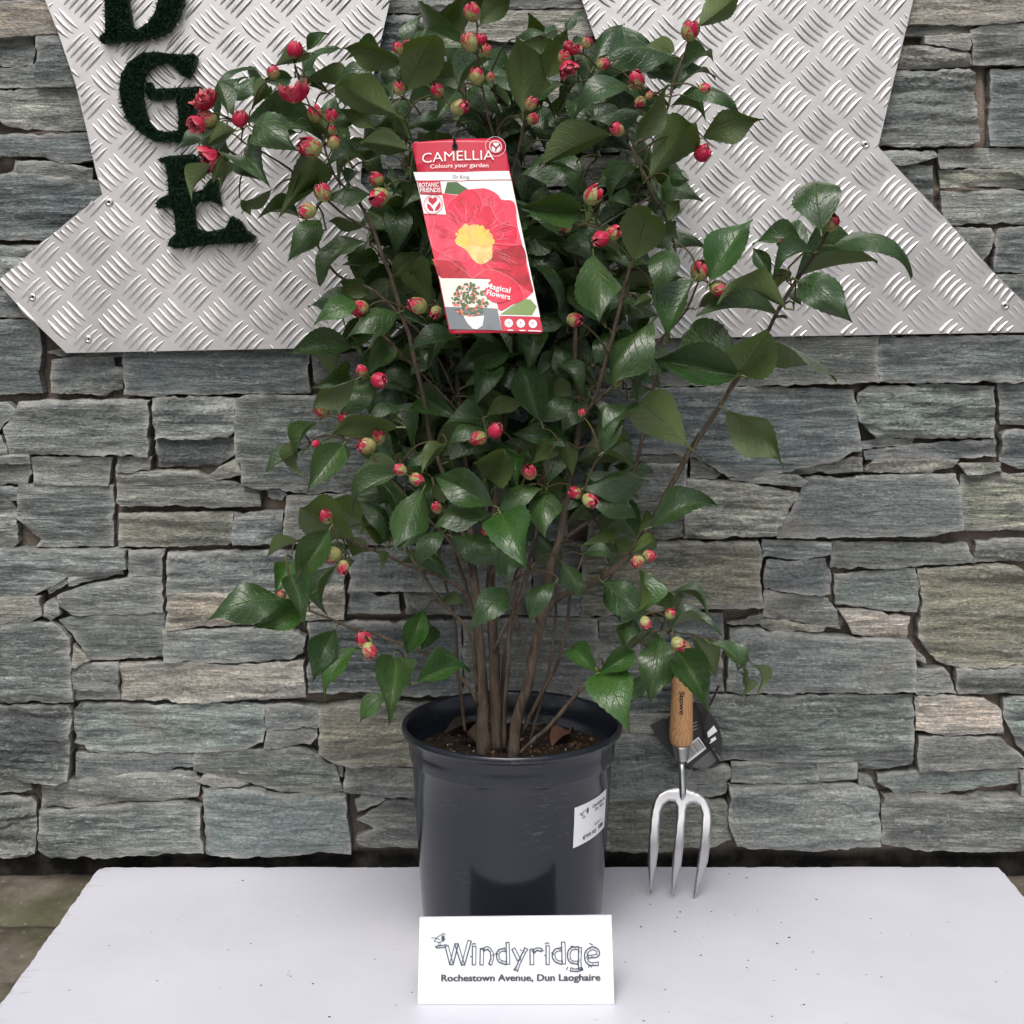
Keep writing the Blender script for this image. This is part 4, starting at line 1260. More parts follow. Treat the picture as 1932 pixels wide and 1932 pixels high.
BU = """
2 575,285 50 r 80
2 455,415 36 p 110
2 570,520 80 R 95
2 265,675 54 r 75
2 690,650 50 g 100
2 780,660 38 p 80
2 785,740 28 p 90
2 797,810 38 g 70
2 665,838 62 p 160
2 85,675 48 p 170
2 70,565 80 R 120
2 20,700 60 R 230
2 90,895 75 R 200
2 1215,260 36 r 90
2 1160,275 32 p 110
2 1165,505 36 g 95
2 1385,515 43 p 120
2 1505,610 50 p 20
2 1580,75 48 p 110
2 1565,245 50 g 115
2 1630,225 32 r 70
2 1655,290 36 g 60
2 1605,435 46 p 95
2 1680,440 32 g 60
2 1040,1015 46 p 150
2 1055,1115 53 p 200
2 735,1095 46 g 110
2 650,1195 46 p 190
2 945,1745 46 p 190
2 1275,1730 50 p 170
2 1375,1765 42 p 240
3 545,590 42 g 60
3 555,675 42 p 40
3 735,330 42 g 80
3 775,275 45 R 60
3 755,385 55 R 300
3 860,245 32 p 60
3 950,365 40 g 30
3 1145,460 56 p 105
3 1165,575 40 p 250
3 1215,545 24 g 60
3 1035,735 44 p 150
3 1445,180 60 p 75
3 1525,500 33 p 0
3 1515,870 45 r 40
3 895,1110 56 p 50
3 745,1280 42 p 130
3 945,1350 47 r 200
3 1010,1320 46 p 30
3 1500,1540 53 p 70
3 1605,1632 58 p 340
3 790,1810 46 p 0
4 840,1265 56 p 75
4 595,1400 43 p 120
6 545,325 37 p 120
6 640,375 43 r 340
6 320,545 54 p 125
6 440,595 30 p 100
6 640,700 43 p 90
6 575,748 47 p 180
6 285,735 24 r 170
6 765,885 42 p 150
6 850,935 42 p 340
6 1210,705 43 p 180
6 1300,665 43 r 60
6 1495,900 49 p 110
6 1755,1015 40 p 150
6 1832,1055 41 p 330
6 1085,1050 37 B 110
6 970,1100 32 g 120
6 345,1150 46 p 115
6 380,1365 46 p 190
6 440,1430 36 g 270
6 1245,1230 27 p 180
6 560,1850 52 p 130
6 585,1900 40 g 300
7 560,560 24 p 60
7 938,1370 41 p 20
7 880,1400 36 g 200
7 1060,1700 34 p 40
7 920,1745 36 p 300
7 1105,1865 39 p 330
7 760,385 32 p 100
5 1595,1595 26 g 120
"""
for lnn in BU.strip().splitlines():
    a = lnn.split(); x, y = map(float, a[1].split(',')); px, py = tl(a[0], x, y); rp = float(a[2])/3*(1/1.12)*rl.uniform(.88, 1.12)*(.78 if a[3] == 'R' else 1)
    D = rl.uniform(1.325, 1.375); r = rp*D/FPX; an = R(float(a[4]))
    ax = Vector((math.cos(an)*.85, -rl.uniform(.15, .55), math.sin(an)*.85)).normalized()
    sep, pet = rl.choice(BM[a[3]])
    rot = ax.to_track_quat('Z', 'Y').to_matrix() @ Matrix.Rotation(rl.uniform(0, 6.28), 3, 'Z')
    C = pix(px, py, D); base = C-ax*r*1.12
    o = bpy.data.objects.new('flower_bud', sep); COL.objects.link(o); o.parent = shrub
    M = (rot*r).to_4x4(); M.translation = base-SL; o.matrix_basis = M
    p = bpy.data.objects.new('petals', pet); COL.objects.link(p); p.parent = o
    attach.append(base)

# branches: traced lines (x, y, distance, width px)
BR = [
 [(912,1412,1.452,27),(909,1330,1.452,25),(905,1220,1.455,22),(895,1110,1.46,19),(888,1020,1.47,16),(880,900,1.48,14),(868,760,1.49,11),(850,620,1.50,9),(835,480,1.50,7),(820,350,1.49,5)],
 [(938,1412,1.468,26),(936,1320,1.468,25),(931,1200,1.47,22),(925,1080,1.475,19),(935,960,1.48,17),(941,800,1.49,15),(946,690,1.50,13),(955,560,1.50,10),(965,420,1.495,8),(966,333,1.485,7),(986,250,1.47,7),(990,215,1.46,5)],
 [(967,1425,1.442,24),(977,1350,1.442,23),(1000,1270,1.445,22),(1020,1180,1.45,20),(1036,1080,1.455,19),(1056,1010,1.46,17),(1080,880,1.465,14),(1091,792,1.47,12),(1084,642,1.47,9),(1090,533,1.47,8),(1080,420,1.465,6)],
 [(1015,1172,1.45,15),(1050,1132,1.445,15),(1110,1105,1.44,14),(1175,1060,1.435,14),(1222,1000,1.43,12),(1290,870,1.42,11),(1340,795,1.415,10),(1385,725,1.41,9),(1450,620,1.40,8),(1495,540,1.395,8),(1540,480,1.385,7),(1562,438,1.375,6)],
 [(979,1424,1.43,8),(1010,1395,1.42,9),(1037,1371,1.415,9),(1096,1302,1.41,8),(1170,1240,1.405,6),(1235,1190,1.40,5),(1290,1195,1.40,4),(1340,1205,1.395,4)],
 [(985,1385,1.455,9),(1023,1306,1.455,9),(1059,1230,1.455,7),(1075,1130,1.46,7),(1100,1050,1.465,5)],
 [(900,1330,1.44,8),(880,1290,1.435,8),(811,1236,1.42,6),(721,1202,1.405,6),(658,1182,1.395,5),(584,1152,1.385,4)],
 [(902,1180,1.455,8),(868,1110,1.445,8),(791,1075,1.43,7),(734,1049,1.42,6),(668,1022,1.405,6),(618,999,1.39,4)],
 [(903,1310,1.45,8),(884,1192,1.44,7),(828,1132,1.435,7),(798,1085,1.43,7),(768,1039,1.43,5)],
 [(893,1080,1.47,10),(858,960,1.46,9),(825,860,1.455,9),(811,822,1.45,9),(801,759,1.44,9),(784,685,1.43,9),(758,592,1.425,9),(738,533,1.42,9),(701,430,1.415,8),(664,360,1.41,7),(640,310,1.40,5)],
 [(1091,800,1.47,9),(1118,762,1.46,8),(1138,702,1.45,8),(1164,602,1.44,8),(1173,567,1.44,8),(1190,493,1.43,7)],
 [(1056,1020,1.47,8),(1120,980,1.47,7),(1174,942,1.47,7),(1194,902,1.47,7),(1211,825,1.465,8),(1231,742,1.46,7),(1244,692,1.455,7),(1265,590,1.45,6),(1273,517,1.445,6),(1273,467,1.44,6),(1256,407,1.43,6),(1233,373,1.42,7),(1216,333,1.415,7),(1193,277,1.41,6),(1233,253,1.41,5),(1256,213,1.405,5),(1280,133,1.40,5),(1300,77,1.39,5)],
 [(958,520,1.5,6),(946,380,1.49,6),(943,253,1.47,7),(936,183,1.46,6)],
 [(955,560,1.49,6),(940,330,1.46,6),(930,257,1.44,6),(910,167,1.42,5),(903,117,1.40,4),(901,50,1.39,4)],
 [(760,600,1.43,6),(700,545,1.42,6),(640,520,1.42,6),(600,465,1.41,5)],
 [(893,1090,1.46,5),(830,1000,1.44,5),(760,930,1.42,5),(690,840,1.41,5)],
 [(925,1085,1.46,6),(960,1010,1.44,5),(975,960,1.42,5),(990,900,1.41,4)],
 [(930,1230,1.46,6),(975,1140,1.45,6),(1010,1060,1.44,5)],
 [(1000,1275,1.45,6),(985,1200,1.45,5),(950,1100,1.45,4)],
 [(868,760,1.49,6),(800,640,1.46,5),(715,560,1.43,5)],
 [(870,780,1.48,6),(820,730,1.47,6),(740,650,1.45,7),(690,600,1.44,6)],
 [(1091,790,1.46,6),(1150,735,1.44,6),(1230,660,1.42,6),(1290,590,1.40,5),(1318,530,1.39,4)],
 [(703,435,1.41,5),(640,400,1.40,5),(560,330,1.39,5),(500,290,1.39,4),(455,265,1.385,4)],
 [(664,365,1.41,5),(630,330,1.40,5),(600,240,1.39,4),(565,150,1.39,4)],
 [(950,1412,1.45,10),(956,1300,1.45,9),(962,1180,1.45,8),(985,1060,1.45,7),(1000,960,1.45,6)],
 [(1000,1400,1.46,7),(1030,1290,1.46,7),(1046,1190,1.46,6),(1050,1090,1.46,6)],
 [(918,1412,1.47,11),(915,1280,1.475,10),(890,1150,1.48,9),(850,1010,1.48,8),(815,900,1.475,6)],
 [(945,1405,1.485,10),(950,1250,1.49,10),(985,1110,1.49,9),(1015,980,1.485,8),(1030,850,1.48,6)],
 [(880,1392,1.48,7),(862,1260,1.48,8),(860,1180,1.48,7),(835,1080,1.475,5)],
 [(1230,370,1.42,4),(1180,400,1.40,4),(1130,430,1.39,4)],
]
nodes = []
for bi, b in enumerate(BR):
    P = [pix(x, y, D) for x, y, D, w_ in b]; n = 5
    Pn = catmull(P, n); ws = []
    for i in range(len(b)-1):
        for k in range(n): t_ = k/n; ws.append((b[i][3]*(1-t_)+b[i+1][3]*t_)*.5*1.45/FPX)
    ws.append(b[-1][3]*.5*1.45/FPX)
    for i, p in enumerate(Pn):
        if 0 < i < len(Pn)-1: p += Vector((noise.noise(p*31), noise.noise(p*31+Vector((9,0,0))), noise.noise(p*31+Vector((0,9,0)))))*.0022
    ws = [q_*.9 for q_ in ws]
    if bi < 3: ws[0] *= 1.25; ws[1] *= 1.12; Pn[0] += Vector((0,0,-.02))
    V, F = tube(Pn, ws, 12 if bi < 4 else 8, wob=.16)
    mk('trunk' if bi < 3 else 'branch', V, F, M_bark, shrub)
    for i, p in enumerate(Pn):
        if p.z > .23: nodes.append((p, ws[i]))
NP = np.array([p[:] for p, _ in nodes])
twg = Mesh()
rem = [np.array(a[:]) for a in attach]
def cost(p):
    d = NP-p; L = np.sqrt((d**2).sum(1))+1e-6
    return L*(1+.9*np.maximum(0, d[:,2]/L)), L
order = sorted(range(len(rem)), key=lambda i: cost(rem[i])[0].min())
for i in order:
    p = rem[i]; c_, L = cost(p); j = int(c_.argmin())
    if L[j] < .003: continue
    a, b = Vector(NP[j]), Vector(p); ln = (b-a).length
    out = Vector((a.x*.6, -.05, .35)); out = out.normalized()*ln*.18
    pts = [a, a*.62+b*.38+out, a*.25+b*.75+out*.8, b] if ln > .012 else [a, (a+b)/2, b]
    pts = catmull(pts, 3); rr = min(.0013, .0007+ln*.006)
    V, F = tube(pts, [rr*(1.15-.4*k/len(pts)) for k in range(len(pts))], 5); twg.add(V, F)
    NP = np.vstack([NP, [q[:] for q in pts[1:]]])
twg.build('twigs', M_twig, shrub, kind='stuff')

# dry leaves on the compost
for i, (x, y, rz, s, lb) in enumerate(((-.052,-.100,2.2,.055,'dark curled dead leaf on the compost against the back of the pot'),(-.046,-.158,.5,.04,'tan dead leaf on the compost at the foot of the trunks'),(.056,-.135,-.7,.042,'crumpled reddish dead leaf on the compost apart from the trunks'))):
    V = [(v.co.x*s*.55, (v.co.y-.5)*s, v.co.z*s*.8) for v in LM[i*3].vertices]
    q = Matrix.Rotation(rz, 3, 'Z') @ Matrix.Rotation(.12*(-1)**i, 3, 'X'); V = [q @ Vector(v)+Vector((x, y, soil_h(x, y)+.005)) for v in V]
    o = mk('dry_leaf', V, [tuple(p.vertices) for p in LM[i*3].polygons], (mat('dry_leaf_dark', (.030,.020,.012), .7), mat('dry_leaf_tan', (.065,.042,.020), .7), mat('dry_leaf_red', (.10,.045,.028), .7))[i])
    tag(o, lb, 'leaf', group='dead leaves in the pot')

# ------------------------------------------------------------------ plant label hanging in the shrub
Z5 = lambda x, y: (746.9+x*.2074, 245.9+y*.2074)
TC = [pix(*Z5(143,112), 1.338), pix(*Z5(980,75), 1.338), pix(*Z5(488,1852), 1.285), pix(*Z5(1338,1852), 1.285)]
ZC = [(143,112),(980,75),(488,1852),(1338,1852)]
tn = (TC[1]-TC[0]).cross(TC[2]-TC[0]).normalized()
if tn.y > 0: tn = -tn
def tag_uv(x, y):
    u = v = .5
    for _ in range(12):
        px_ = (1-u)*(1-v)*ZC[0][0]+u*(1-v)*ZC[1][0]+(1-u)*v*ZC[2][0]+u*v*ZC[3][0]; py_ = (1-u)*(1-v)*ZC[0][1]+u*(1-v)*ZC[1][1]+(1-u)*v*ZC[2][1]+u*v*ZC[3][1]
        ux = (1-v)*(ZC[1][0]-ZC[0][0])+v*(ZC[3][0]-ZC[2][0]); uy = (1-v)*(ZC[1][1]-ZC[0][1])+v*(ZC[3][1]-ZC[2][1])
        vx = (1-u)*(ZC[2][0]-ZC[0][0])+u*(ZC[3][0]-ZC[1][0]); vy = (1-u)*(ZC[2][1]-ZC[0][1])+u*(ZC[3][1]-ZC[1][1])
        det = ux*vy-uy*vx; ex, ey = x-px_, y-py_
        u += (ex*vy-ey*vx)/det; v += (ey*ux-ex*uy)/det
    return u, v
def tagP(x, y, e=0.0):
    u, v = tag_uv(x, y)
    p = TC[0]*(1-u)*(1-v)+TC[1]*u*(1-v)+TC[2]*(1-u)*v+TC[3]*u*v
    bend = .004*math.sin(math.pi*min(max(u, 0), 1))-.003*math.sin(math.pi*min(max(v, 0), 1))
    return p+tn*(bend+e)
plabel = empty('plant_label', TC[2], 'red plant label reading CAMELLIA with a big red flower picture', 'label')
def dense(P, step=40):
    out = []
    for a, b in zip(P, P[1:]+P[:1]):
        n = max(1, int(math.hypot(b[0]-a[0], b[1]-a[1])/step)); out += [(a[0]+(b[0]-a[0])*k/n, a[1]+(b[1]-a[1])*k/n) for k in range(n)]
    return out
def rounded(P, r, n=5):
    out = []
    for i in range(len(P)):
        p = Vector(P[i]); a = (Vector(P[i-1])-p).normalized()*r; b = (Vector(P[(i+1) % len(P)])-p).normalized()*r
        for k in range(n+1): t_ = k/n; out.append(tuple(p+a*(1-t_)**2+b*t_**2))
    return out
def tri_poly(P, grid=60):
    P = dense(P, grid); n = len(P); xs = [p[0] for p in P]; ys_ = [p[1] for p in P]
    pts = [Vector(p) for p in P]; y = min(ys_)+grid/2
    while y < max(ys_):
        x = min(xs)+grid/2
        while x < max(xs):
            if inside(P, x, y): pts.append(Vector((x, y)))
            x += grid
        y += grid
    v2, _, f2, _, _, _ = delaunay_2d_cdt(pts, [(i, (i+1) % n) for i in range(n)], [], 1, 1e-4)
    return [v[:] for v in v2], [tuple(f_) for f_ in f2]
def smoothp(P, n=5): return [tuple(v[:2]) for v in catmull([(*p, 0) for p in P+[P[0]]], n)[:-1]]
def print_piece(name, P, m, lay, smooth=True, parent=None):
    v2, f2 = tri_poly(smoothp(P) if smooth else P)
    V = [tagP(x, y, .0003+lay*.00012) for x, y in v2]
    return mk(name, V, [f_[::-1] for f_ in f2], m, parent or plabel)
C_red = flat('label_red', (.56,.018,.050)); C_white = flat('label_white', (.86,.86,.86)); C_crim = flat('petal_print_crimson', (.78,.018,.075)); C_pink = flat('petal_print_pink', (.83,.085,.145)); C_deep = flat('petal_print_deep', (.46,.006,.022))
C_yel = flat('stamen_print', (.90,.60,.10)); C_yel2 = flat('stamen_print_pale', (.90,.66,.30)); C_gr = flat('leaf_print', (.055,.13,.035)); C_gr2 = flat('leaf_print_pale', (.20,.30,.09)); C_grey = flat('inset_floor', (.16,.18,.20)); C_cream = flat('inset_wall', (.80,.77,.70)); C_sal = flat('inset_flower', (.75,.18,.13)); C_ltxt = flat('label_grey_text', (.17,.17,.17)); C_lpink = flat('petal_edge_print', (.90,.30,.36))
for m_, a_, b_ in ((C_crim, (.60,.004,.028), (.86,.020,.085)), (C_pink, (.70,.020,.060), (.84,.095,.155)), (C_deep, (.24,.002,.010), (.60,.010,.032)), (C_yel2, (.82,.36,.05), (.90,.68,.30))):
    t = NT(m_); t.col(t.mix(t.ramp(t.noise(t.coord(), 48, 5, .6, 1.2), .34, .66), a_, b_))
# stock: front and back faces
outl = rounded([(143,112),(980,75),(1338,1852),(488,1852)], 38)
v2, f2 = tri_poly(outl, 90)
V = [tagP(x, y, 0) for x, y in v2]+[tagP(x, y, -.0006) for x, y in v2]; k = len(v2)
F = [f_[::-1] for f_ in f2]+[tuple(i+k for i in f_) for f_ in f2]
cnt = {(a, b) for f_ in f2 for a, b in zip(f_, f_[1:]+f_[:1])}
F += [(a, b, b+k, a+k) for a, b in cnt if (b, a) not in cnt]
mk('label_card', V, F, C_red, plabel)
print_piece('white_band', [(160,385),(600,402),(1031,376),(1051,455),(600,478),(183,462)], C_white, 1, False)
print_piece('white_ground', [(190,472),(600,486),(1054,464),(1313,1702),(945,1702),(860,1375),(395,1355)], C_white, 1, False)
fl = print_piece('flower_picture', [(225,640),(330,590),(430,590),(560,610),(650,560),(800,545),(900,580),(950,640),(1080,668),(1110,880),(1180,1150),(1255,1480),(1170,1560),(1060,1600),(960,1660),(920,1600),(860,1378),(410,1356),(370,1250),(300,980)], C_pink, 2, False)
for nm, P, m_, l_ in (
  ('petal', [(330,1180),(500,1200),(620,1215),(700,1195),(780,1225),(880,1185),(1000,1200),(1130,1090),(1200,1300),(1250,1480),(1100,1400),(900,1290),(700,1365),(420,1350),(360,1250)], C_deep, 3),
  ('petal', [(740,570),(800,545),(900,580),(955,640),(930,720),(880,735),(850,705),(800,710),(770,680)], C_pink, 3),
  ('petal', [(950,650),(1080,668),(1110,880),(1150,1050),(1090,1000),(1050,900),(960,860),(900,760)], C_pink, 3),
  ('petal', [(470,720),(490,670),(560,620),(650,560),(740,590),(790,680),(780,720),(700,770),(680,830),(640,860),(540,810)], C_crim, 4),
  ('petal', [(320,1000),(360,920),(350,830),(310,780),(460,790),(540,830),(640,880),(560,990),(540,1050),(600,1110),(660,1180),(560,1205),(420,1140),(340,1080)], C_pink, 4),
  ('petal', [(680,820),(720,750),(800,705),(860,710),(890,770),(960,860),(1090,890),(1115,940),(1100,1040),(1050,1080),(960,1100),(900,1010),(850,920),(760,880)], C_crim, 5),
  ('petal', [(900,1110),(1000,1100),(1150,1060),(1190,1220),(1090,1240),(1000,1210),(880,1180)], C_deep, 4),
  ('petal', [(600,1220),(700,1195),(760,1240),(860,1215),(1000,1230),(1050,1290),(900,1275),(800,1300),(700,1360),(640,1290)], C_crim, 5),
  ('petal', [(700,1362),(780,1310),(860,1285),(980,1325),(1100,1400),(1170,1540),(1060,1600),(960,1655),(920,1600),(870,1395)], C_crim, 6),
  ('picture_leaf', [(445,590),(470,490),(560,490),(600,520),(660,555),(570,605)], C_gr, 3),
  ('picture_leaf', [(950,1690),(1050,1620),(1170,1545),(1230,1550),(1285,1610),(1240,1690)], C_gr2, 4),
  ('stamens', [(540,1020),(575,960),(605,900),(640,870),(670,890),(720,880),(800,910),(840,940),(885,985),(880,1110),(878,1180),(820,1228),(760,1238),(700,1190),(640,1110),(560,1060)], C_yel2, 6)):
    print_piece(nm, P, m_, l_, nm != 'picture_leaf', fl)
rs = random.Random(9); an_ = Mesh(); bs_ = Mesh(); bf_ = Mesh(); edg = Mesh()
def disc(ms, x, y, rx, ry, lay, n=10): ms.add([tagP(x+rx*math.cos(-2*math.pi*i/n), y+ry*math.sin(-2*math.pi*i/n), .0003+lay*.00012) for i in range(n)], [tuple(range(n))])
def ribbon(ms, P, wd, lay, fn=tagP):
    for a, b in zip(P, P[1:]):
        d = Vector((b[0]-a[0], b[1]-a[1])); 
        if d.length < 1e-6: continue
        d.normalize(); n_ = Vector((-d.y, d.x))*wd/2; e = .0003+lay*.00012; d = d*wd*.3
        ms.add([fn(a[0]-d.x-n_.x, a[1]-d.y-n_.y, e), fn(a[0]-d.x+n_.x, a[1]-d.y+n_.y, e), fn(b[0]+d.x+n_.x, b[1]+d.y+n_.y, e), fn(b[0]+d.x-n_.x, b[1]+d.y-n_.y, e)], [(0,1,2,3)])
for _ in range(70):
    a_ = rs.uniform(3.0, 6.6); rr = rs.uniform(.45, 1.06); x, y = 715+170*rr*math.cos(a_), 1030+135*rr*math.sin(a_)
    disc(an_, x, y, rs.uniform(8,15), rs.uniform(9,16), 7, 8)
    ribbon(an_, [(x, y), (x*.6+740*.4, y*.6+1140*.4)], 5, 6.6)
an_.build('anthers', C_yel, fl, smooth=False, kind='stuff')
for P in ([(325,790),(355,860),(320,1000),(345,1080),(430,1140),(560,1200)],[(345,1190),(480,1200),(560,1250),(640,1310),(700,1362),(790,1305),(870,1285),(980,1325),(1100,1400),(1165,1500)],[(800,705),(860,712),(890,770),(960,860),(1085,890),(1113,940),(1098,1040)],[(472,720),(490,670),(560,620)],[(975,950),(985,980),(950,1010)]):
    edg = Mesh(); ribbon(edg, [tuple(v[:2]) for v in catmull([(*p,0) for p in P], 5)], 3, 7); edg.build('petal_edge', C_lpink, fl, smooth=False)
vm, vd = Mesh(), Mesh()
for _ in range(110):
    a_ = rs.uniform(0, 6.283); r0_, r1_ = rs.uniform(150, 300), rs.uniform(60, 150); cx_, cy_ = 715, 1040
    q = [(cx_+(r0_+k*r1_/4)*math.cos(a_+.03*k*rs.uniform(-1,1)), cy_+(r0_+k*r1_/4)*math.sin(a_)*1.05) for k in range(5)]
    if all(inside([(300,760),(470,700),(650,575),(800,560),(940,650),(1070,680),(1105,880),(1230,1450),(1150,1530),(900,1500),(860,1350),(420,1330),(330,1050)], x, y) for x, y in q): ribbon(vm if rs.random() < .4 else vd, q, rs.uniform(1.5, 3.2), 6.2)
vm.build('petal_veins', C_lpink, fl, smooth=False, kind='stuff'); vd.build('petal_veins', C_deep, fl, smooth=False, kind='stuff')
print_piece('red_box', [(195,466),(405,474),(425,605),(222,590)], C_red, 8, False)
print_piece('white_box', [(222,597),(425,609),(462,787),(258,768)], C_white, 8, False)
ins = print_piece('inset_picture', [(398,1358),(860,1378),(930,1622),(965,1832),(490,1815)], C_cream, 8, False)
print_piece('inset_floor', [(450,1615),(925,1640),(965,1830),(490,1814)], C_grey, 9, False, ins)
print_piece('inset_pot', [(610,1690),(700,1712),(805,1702),(790,1790),(740,1820),(700,1815),(650,1760)], C_white, 10, False, ins)
for _ in range(230):
    a_, rr = rs.uniform(0, 6.283), math.sqrt(rs.random()); x, y = 680+165*rr*math.cos(a_), 1560+150*rr*math.sin(a_)
    if y < 1480 and abs(x-660) > 100: continue
    disc(bs_ if rs.random() < .68 else bf_, x, y, rs.uniform(8,17), rs.uniform(7,14), 11+rs.random()*2, 6)
bs_.build('inset_foliage', C_gr, ins, smooth=False, kind='stuff'); bf_.build('inset_flowers', C_sal, ins, smooth=False, kind='stuff')
print_piece('red_disc', [(935+122*math.cos(i*.2618), 1482+108*math.sin(i*.2618)) for i in range(24)], C_crim, 14, False)
print_piece('red_foot', [(945,1706),(1312,1706),(1338,1840),(966,1840)], C_red, 8, False)
for x, wd in ((1028, 44), (1137, 50), (1247, 110)):
    wh = Mesh(); disc(wh, x, 1768, 38, 38, 10, 20); io = wh.build('icon_disc', C_white, plabel, smooth=False)
    wh = Mesh(); ribbon(wh, [(x+15-wd/2, 1831), (x+15+wd/2, 1831)], 9, 10); wh.build('icon_caption', C_white, plabel, smooth=False)
    wh = Mesh(); ribbon(wh, [(x-8, 1764), (x+8, 1764)], 10, 11); ribbon(wh, [(x, 1755), (x, 1775)], 7, 11.3); wh.build('icon', C_lpink, io, smooth=False)
for nm, k, x0_, y0_, x1_, y1_, h_ in (('headline','CAMELLIA',243,312,895,286,92),('slogan','Colours your garden',316,365,845,357,38),('box_text','BOTANIC',212,530,395,534,40),('box_text','FRIENDS',222,575,410,584,40),('disc_text','Magical',822,1458,1040,1500,50),('disc_text','Flowers',826,1520,1040,1562,50)):
    P, FF = fit_text(k, x0_, y0_, x1_, y1_, h_); mk(nm, [tagP(x, y,   .0003+16*.00012) for x, y in P], FF, C_white, plabel, smooth=False)
def ringp(ms, cx, cy, r, wd, lay): ribbon(ms, [(cx+r*math.cos(i*.2618), cy+r*math.sin(i*.2618)) for i in range(25)], wd, lay)
wh = Mesh(); ringp(wh, 908, 158, 54, 8, 10); ringp(wh, 908, 158, 92, 3, 10)
def heart(ms, cx, cy, s, lay):
    P = [(cx+s*16*math.sin(t_)**3/16, cy-s*(13*math.cos(t_)-5*math.cos(2*t_)-2*math.cos(3*t_)-math.cos(4*t_))/16) for t_ in [i*2*math.pi/20 for i in range(20)]]
    ms.add([tagP(cx, cy+.1*s, .0003+lay*.00012)]+[tagP(x, y, .0003+lay*.00012) for x, y in P], [(0, 1+i, 1+(i+1) % 20) for i in range(20)])
heart(wh, 912, 140, 26, 11)
def crescent(ms, P, lay): ms.add([tagP(x, y, .0003+lay*.00012) for x, y in P], [tuple(range(len(P)))])
crescent(wh, [(872,165),(890,160),(905,185),(900,205),(880,195)], 11); crescent(wh, [(948,150),(950,180),(930,202),(910,206),(925,175)], 11)
wh.build('emblem', C_white, plabel, smooth=False, kind='stuff')
rd = Mesh(); ringp(rd, 343, 690, 88, 4, 10); ringp(rd, 343, 690, 78, 2, 10); heart(rd, 338, 655, 42, 10)
crescent(rd, [(285,680),(312,690),(345,735),(345,752),(310,745),(288,715)], 10); crescent(rd, [(405,665),(412,705),(392,740),(360,752),(358,735),(375,705)], 10)
rd.build('emblem', C_red, plabel, smooth=False, kind='stuff')
P, FF = fit_text('Dr.King', 522, 458, 672, 460, 32); mk('label_text', [tagP(x, y, .0003+8*.00012) for x, y in P], FF, C_ltxt, plabel, smooth=False)
hm = Mesh(); disc(hm, 540, 168, 27, 30, 9, 16); hm.build('hanging_hole', M_dark, plabel, smooth=False)
tp0 = tagP(540, 168, .002); tp1 = Vector((tp0.x+.01, tp0.y+.10, tp0.z+.03))
V, F = tube(catmull([tp0, tp0+Vector((0,.004,.012)), tp1]), [.0012]*13, 6); mk('hanging_tie', V, F, M_cord, plabel)

# ------------------------------------------------------------------ name card (folded tent card)
CZ = lambda x, y: (783.4+x*.198, 1712.5+y*.198)
dB = FPX*CAMZ/(CZ(0,929)[1]-560); dT = dB+.024
CC = [pix(*CZ(42,95), dT), pix(*CZ(1870,75), dT), pix(*CZ(22,932), dB), pix(*CZ(1898,928), dB)]
CC[2].z = CC[3].z = .0006
cn = (CC[1]-CC[0]).cross(CC[2]-CC[0]).normalized(); cn = cn if cn.y < 0 else -cn
def cardP(x, y, e=0.0):
    v = (y-85)/(930-85); xl, xr = 42-20*v, 1870+28*v; u = (x-xl)/(xr-xl)
    p = CC[0]*(1-u)*(1-v)+CC[1]*u*(1-v)+CC[2]*(1-u)*v+CC[3]*u*v
    return p+cn*e
card = empty('name_card', (CC[2]+CC[3])/2, 'white folded card reading Windyridge standing in front of the pot', 'card')
def panel(name, q):
    n_ = (q[1]-q[0]).cross(q[2]-q[0]).normalized()*.0005
    V = [*q, *[p+n_ for p in q]]
    return mk(name, V, [(0,1,3,2),(4,6,7,5),(0,4,5,1),(1,5,7,3),(3,7,6,2),(2,6,4,0)], M_paper, card, smooth=False)
panel('front_panel', [p-cn*.0004 for p in CC])
bk = [CC[0]+Vector((0,.0012,0)), CC[1]+Vector((0,.0012,0)), Vector((CC[0].x, CC[0].y+.016, .0008)), Vector((CC[1].x, CC[1].y+.016, .0008))]
panel('back_panel', bk)
P, FF = fit_text('Rochestown Avenue, Dun Laoghaire', 250, 706, 1763, 704, 64)
ad = Mesh()
for dx_, e_ in ((-2.5, .0003), (2.5, .00036), (0, .00042)): ad.add([cardP(x+dx_, y, e_) for x, y in P], FF)
ad.build('address_print', M_ink, card, smooth=False)
lg = Mesh()
def cr(P, wd=7): ribbon(lg, P, wd, 0, cardP)
def twiglet(P, h=13, closed=True):
    P = [Vector(v[:2]) for v in (catmull([(*p,0) for p in P], 4) if len(P) > 2 else [Vector((*P[0],0)), Vector((*P[1],0))])]
    Lf, Rt = [], []
    for i, p in enumerate(P):
        d = (P[min(i+1, len(P)-1)]-P[max(i-1, 0)]).normalized(); n_ = Vector((-d.y, d.x)); k = h*(1+.22*noise.noise(Vector((p.x*.03, p.y*.03, 2))))*(1.25 if i in (0, len(P)-1) else 1)
        Lf.append(tuple(p+n_*k)); Rt.append(tuple(p-n_*k))
    cr(Lf, 11); cr(Rt, 8); cr([Lf[0], Rt[0]], 8); cr([Lf[-1], Rt[-1]], 8)
    for i in range(1, len(P)-1, 3): cr([tuple(P[i]+(P[i+1]-P[i])*.1), tuple(P[i]+(P[i+1]-P[i])*.8)], 4)
